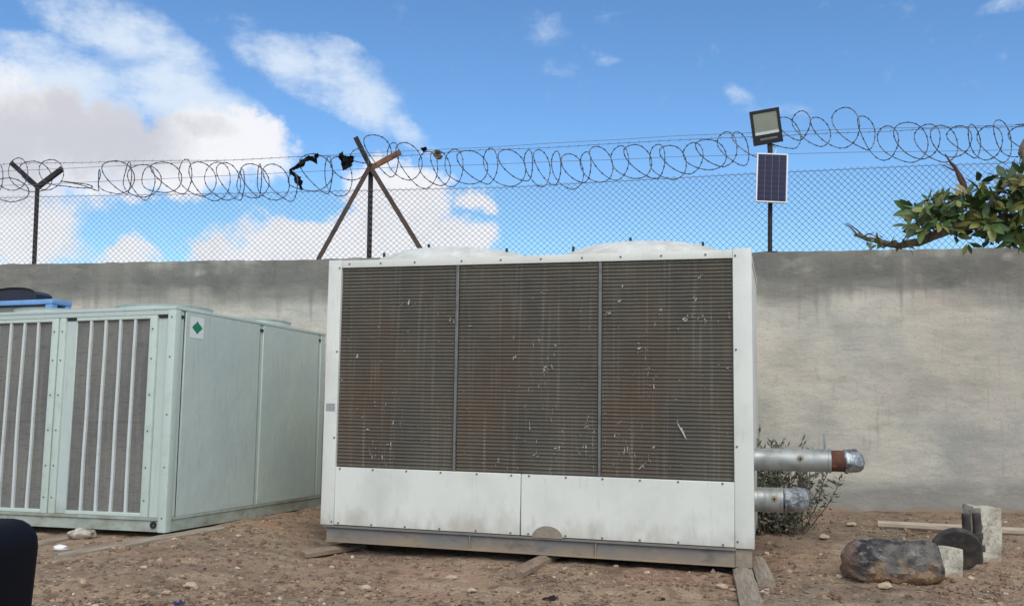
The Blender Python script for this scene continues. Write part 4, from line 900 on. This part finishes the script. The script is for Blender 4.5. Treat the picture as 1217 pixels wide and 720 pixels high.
for i, (p, d, ln_, ax) in enumerate(leaf_specs):
    s = ax.cross(d); s = s.normalized() if s.length > .05 else d.orthogonal().normalized(); up = d.cross(s).normalized()
    tw = rnd.gauss(0, .35); s2 = s * math.cos(tw) + up * math.sin(tw); up = d.cross(s2)
    MM = Matrix((d, s2, up)).transposed().to_4x4(); MM.translation = p; MM = MM @ Matrix.Diagonal((ln_, ln_ * rnd.uniform(.85, 1.15) * .82, ln_, 1))
    q = rnd.choices((0, 1, 2, 3), (4.5, 5, 3, .6))[0]
    if i in single:
        o = link('leaf', lm[q], tr); o.matrix_local = MM
    else:
        t_ = bmesh.new(); t_.from_mesh(lm[q]); t_.transform(MM); m_ = bpy.data.meshes.new('tmp'); t_.to_mesh(m_); t_.free(); bml[q].from_mesh(m_); bpy.data.meshes.remove(m_)
bm = BM()
for q, b in enumerate(bml):
    m_ = bpy.data.meshes.new('tmp'); b.to_mesh(m_); b.free(); n0 = len(bm.faces); bm.from_mesh(m_); bm.faces.ensure_lookup_table()
    for f in bm.faces[n0:]: f.material_index = q
    bpy.data.meshes.remove(m_)
me = bpy.data.meshes.new('foliage'); bm.to_mesh(me); bm.free()
for mt in leafs: me.materials.append(mt)
me.polygons.foreach_set('use_smooth', [True] * len(me.polygons)); tag(link('foliage', me, tr), kind='stuff')

# ------------------------------------------------------------------ loose stones, gravel and litter
rnd = random.Random(5)
def blocked(x, y):
    q = RM.inverted() @ Vector((x, y, .1))
    if -.05 < q.x < RW + .05 and q.y > .02 and q.y < RD: return True
    q = LM.inverted() @ Vector((x, y, .1)); return q.x < .05 and .0 < q.y
protos = []
for k in range(10):
    b = BM(); rock(b, (0, 0, 0), 1, (1, rnd.uniform(.6, .95), rnd.uniform(.45, .75)), 1, .3, k + 1); m_ = bpy.data.meshes.new('t'); b.to_mesh(m_); b.free()
    protos.append(([v.co.copy() for v in m_.vertices], [tuple(p.vertices) for p in m_.polygons])); bpy.data.meshes.remove(m_)
lowp = []
for k in range(6):
    vs = [Vector((math.cos(a) * rnd.uniform(.7, 1.1), math.sin(a) * rnd.uniform(.6, 1.0), 0)) for a in (0, 1.2, 2.5, 3.8, 5.1)] + [Vector((rnd.uniform(-.3, .3), rnd.uniform(-.3, .3), .6))]
    lowp.append((vs, [(i, (i + 1) % 5, 5) for i in range(5)]))
verts, faces, mats = [], [], []
for k in range(34000):
    y = 5.9 + (10.6 - 5.9) * rnd.random() ** 1.5; x = rnd.uniform(-.62 * y - .2, .62 * y + .2)
    if blocked(x, y) or y > 10.8 - .12 * x: continue
    dens = mnoise.noise(Vector((x * .9, y * .9, 3))) + .5 * mnoise.noise(Vector((x * 3, y * 3, 1)))
    if rnd.random() > .55 + dens * 1.2: continue
    r = .0035 * math.exp(rnd.expovariate(1.7)); r = min(r, .028)
    V, Fc = rnd.choice(protos) if r > .009 else rnd.choice(lowp); a = rnd.uniform(0, 6.28); c, s = math.cos(a), math.sin(a); b0 = len(verts); z = gz(x, y) + gfine(x, y) + r * .15
    verts += [(x + (v.x * c - v.y * s) * r, y + (v.x * s + v.y * c) * r, z + v.z * r) for v in V]; faces += [tuple(b0 + i for i in f) for f in Fc]; mats += [rnd.choices((0, 1, 2, 3), (3, 8, 2.2, .4))[0]] * len(Fc)
me = bpy.data.meshes.new('gravel'); me.from_pydata(verts, [], faces); [me.materials.append(m_) for m_ in grav]; me.polygons.foreach_set('material_index', mats)
tag(link('gravel', me), 'loose tan and brown gravel scattered over the dirt', 'gravel', kind='stuff')
verts, faces, mats = [], [], []
for k in range(9000):   # dry straw, twigs and leaf crumbs
    y = 5.9 + 4.6 * rnd.random() ** 1.4; x = rnd.uniform(-.62 * y - .2, .62 * y + .2)
    if blocked(x, y) or y > 10.7 - .12 * x: continue
    if rnd.random() > .45 + 1.6 * mnoise.noise(Vector((x * 1.3, y * 1.6, 12))): continue
    a = rnd.uniform(0, 6.28); ln_ = rnd.uniform(.012, .05); w_2 = rnd.choice((.0015, .002, .006, .009)); c, s_ = math.cos(a), math.sin(a); z = gz(x, y) + gfine(x, y) + .004; b0 = len(verts)
    for t, sd_ in ((-.5, .3), (0, 1), (.5, .2)):
        for q in (-1, 1): verts.append((x + c * ln_ * t - s_ * w_2 * sd_ * q, y + s_ * ln_ * t + c * w_2 * sd_ * q, z + rnd.uniform(0, .008)))
    faces += [(b0, b0 + 1, b0 + 3, b0 + 2), (b0 + 2, b0 + 3, b0 + 5, b0 + 4)]; mats += [rnd.choices((0, 1, 2), (4, 5, 3))[0]] * 2
me = bpy.data.meshes.new('dry_litter'); me.from_pydata(verts, [], faces)
for nm, cc in (('straw_litter', (172, 152, 116)), ('brown_litter', (92, 72, 56)), ('dark_leaf_litter', (62, 54, 46))): me.materials.append(material(nm, srgb(*cc), .95))
me.polygons.foreach_set('material_index', mats); tag(link('dry_litter', me), 'dry straw and leaf crumbs scattered over the dirt', 'litter', kind='stuff')
STN = [(434, 702, .05, 'pale stone lying below the left end of the white unit'), (536, 688, .04, 'pale stone in front of the white unit, left of the timber end'), (197, 706, .03, 'small pale stone near the bottom edge, below the green unit'), (226, 699, .05, 'pale flat stone on the dirt in front of the gap between the units'),
       (208, 642, .028, 'whitish pebble beside the corner of the green unit'), (560, 703, .032, 'pale pebble among gravel, below the middle left of the white unit'), (858, 699, .04, 'pale stone just left of the split plank'), (1052, 699, .05, 'flat pale stone lying in front of the charred boulder'), (980, 640, .05, 'tan stone between the shrub and the charred boulder'), (1012, 625, .05, 'rounded tan stone near the foot of the wall, behind the boulder')]
for i, (px, py, r, lb) in enumerate(STN): lump('stone', gpx(px, py), r * .85, (1.2, .9, .55), stone_pale, lb, 'stone', i + 20, 2, .25)
def litter(name, px, py, ln_, w, ang, mat, label):
    p = gpx(px, py); e = empty(name, p + Vector((0, 0, .012)), (R(8), R(-6), ang)); tag(e, label, 'litter'); bm = BM(); rows = []
    for k in range(7): rows.append([bm.verts.new((ln_ * (k / 6 - .5), w * (j / 3 - .5) * (1 + .3 * math.sin(k * 2.1)), .35 * w * mnoise.noise(Vector((k * .7, j * .9, px))))) for j in range(4)])
    for a, b in zip(rows, rows[1:]):
        for j in range(3): bm.faces.new((a[j], a[j + 1], b[j + 1], b[j]))
    bmesh.ops.solidify(bm, geom=bm.faces[:], thickness=.003); build(name + '_sheet', bm, mat, e)
litter('litter_scrap', 909, 705, .10, .03, -1.15, litter_white, 'narrow white scrap lying beside the split plank')
litter('litter_scrap', 213, 718, .07, .05, .3, litter_purple, 'small purple scrap at the bottom edge of the dirt')
litter('litter_scrap', 654, 713, .10, .06, .5, litter_dark, 'dark scrap lying on the dirt below the timber end')
litter('litter_scrap', 786, 714, .06, .05, 1.2, litter_dark, 'small dark scrap in front of the right half of the white unit')

# ------------------------------------------------------------------ the car the picture is taken from: front door with its wing mirror
cr = empty('car', (-.2, .42, gz(-.2, .42))); tag(cr, 'black car wing mirror and door at the near left corner', 'car')
bm = BM(); prof = [(.0, .30), (-.02, .26 + .1), (.03, .55), (.035, .80), (.0, .98), (-.03, 1.0), (-.07, .99), (-.07, .3)]
def shell(x0, x1, name, arch=None):
    bm = BM(); rows = []; n = 10
    for k in range(n + 1):
        x = x0 + (x1 - x0) * k / n; row = []
        for y, z in prof:
            if arch:
                dx = x - arch[0]; zz = math.sqrt(max(0, arch[1] ** 2 - dx * dx)) + .32 if abs(dx) < arch[1] else 0
                z = max(z, min(zz, .9))
            row.append(bm.verts.new((x, y, z)))
        rows.append(row)
    for a, b in zip(rows, rows[1:]):
        for j in range(len(prof)): bm.faces.new((a[j], a[(j + 1) % len(prof)], b[(j + 1) % len(prof)], b[j]))
    bm.faces.new(rows[0]); bm.faces.new(rows[-1][::-1])
    return build(name, bm, car_paint, cr, smooth=True)
dr = shell(-.45, .65, 'door'); shell(-1.65, -.456, 'fender', (-1.05, .36)); shell(.656, 1.6, 'rear_door')
boxo('door_handle', (.45, .036, .82), (.62, .06, .85), mirror_black, dr, bevel=.008)
bm = BM(); lathe(bm, [(.14, -.09), (.30, -.1), (.325, -.07), (.325, .07), (.30, .1), (.20, .1), (.19, .06), (.05, .07), (.001, .07)], 32)
for v in bm.verts: v.co = Vector((-1.05 + v.co.x, -.12 + v.co.z, .325 + v.co.y))
build('wheel', bm, tyre_mat, cr, smooth=True)
ME = at(-52, 752, .80) - Vector(cr.location)
bm = BM(); g = bmesh.ops.create_cube(bm, size=1); bmesh.ops.scale(bm, vec=(.098, .115, .18), verts=bm.verts[:]); bmesh.ops.bevel(bm, geom=bm.edges[:], offset=.026, segments=5, affect='EDGES', profile=.5)
for v in bm.verts: v.co.x += .12 * (v.co.z - .09) * .6 if v.co.x > 0 else 0; v.co += ME
mh = build('mirror_housing', bm, mirror_black, cr, smooth='all')
bm = BM(); bar(bm, ME + Vector((-.01, -.03, -.06)), Vector((-.36, .0, .985)), .07, .05); build('mirror_arm', bm, mirror_black, cr, bevel=.01)
bm = BM(); g = bmesh.ops.create_cube(bm, size=1)
for v in bm.verts: v.co = ME + Vector((.02 + v.co.x * .02, -.0585 + v.co.y * .003, -.01 + v.co.z * .10))
build('mirror_glass', bm, mirror_black, mh)
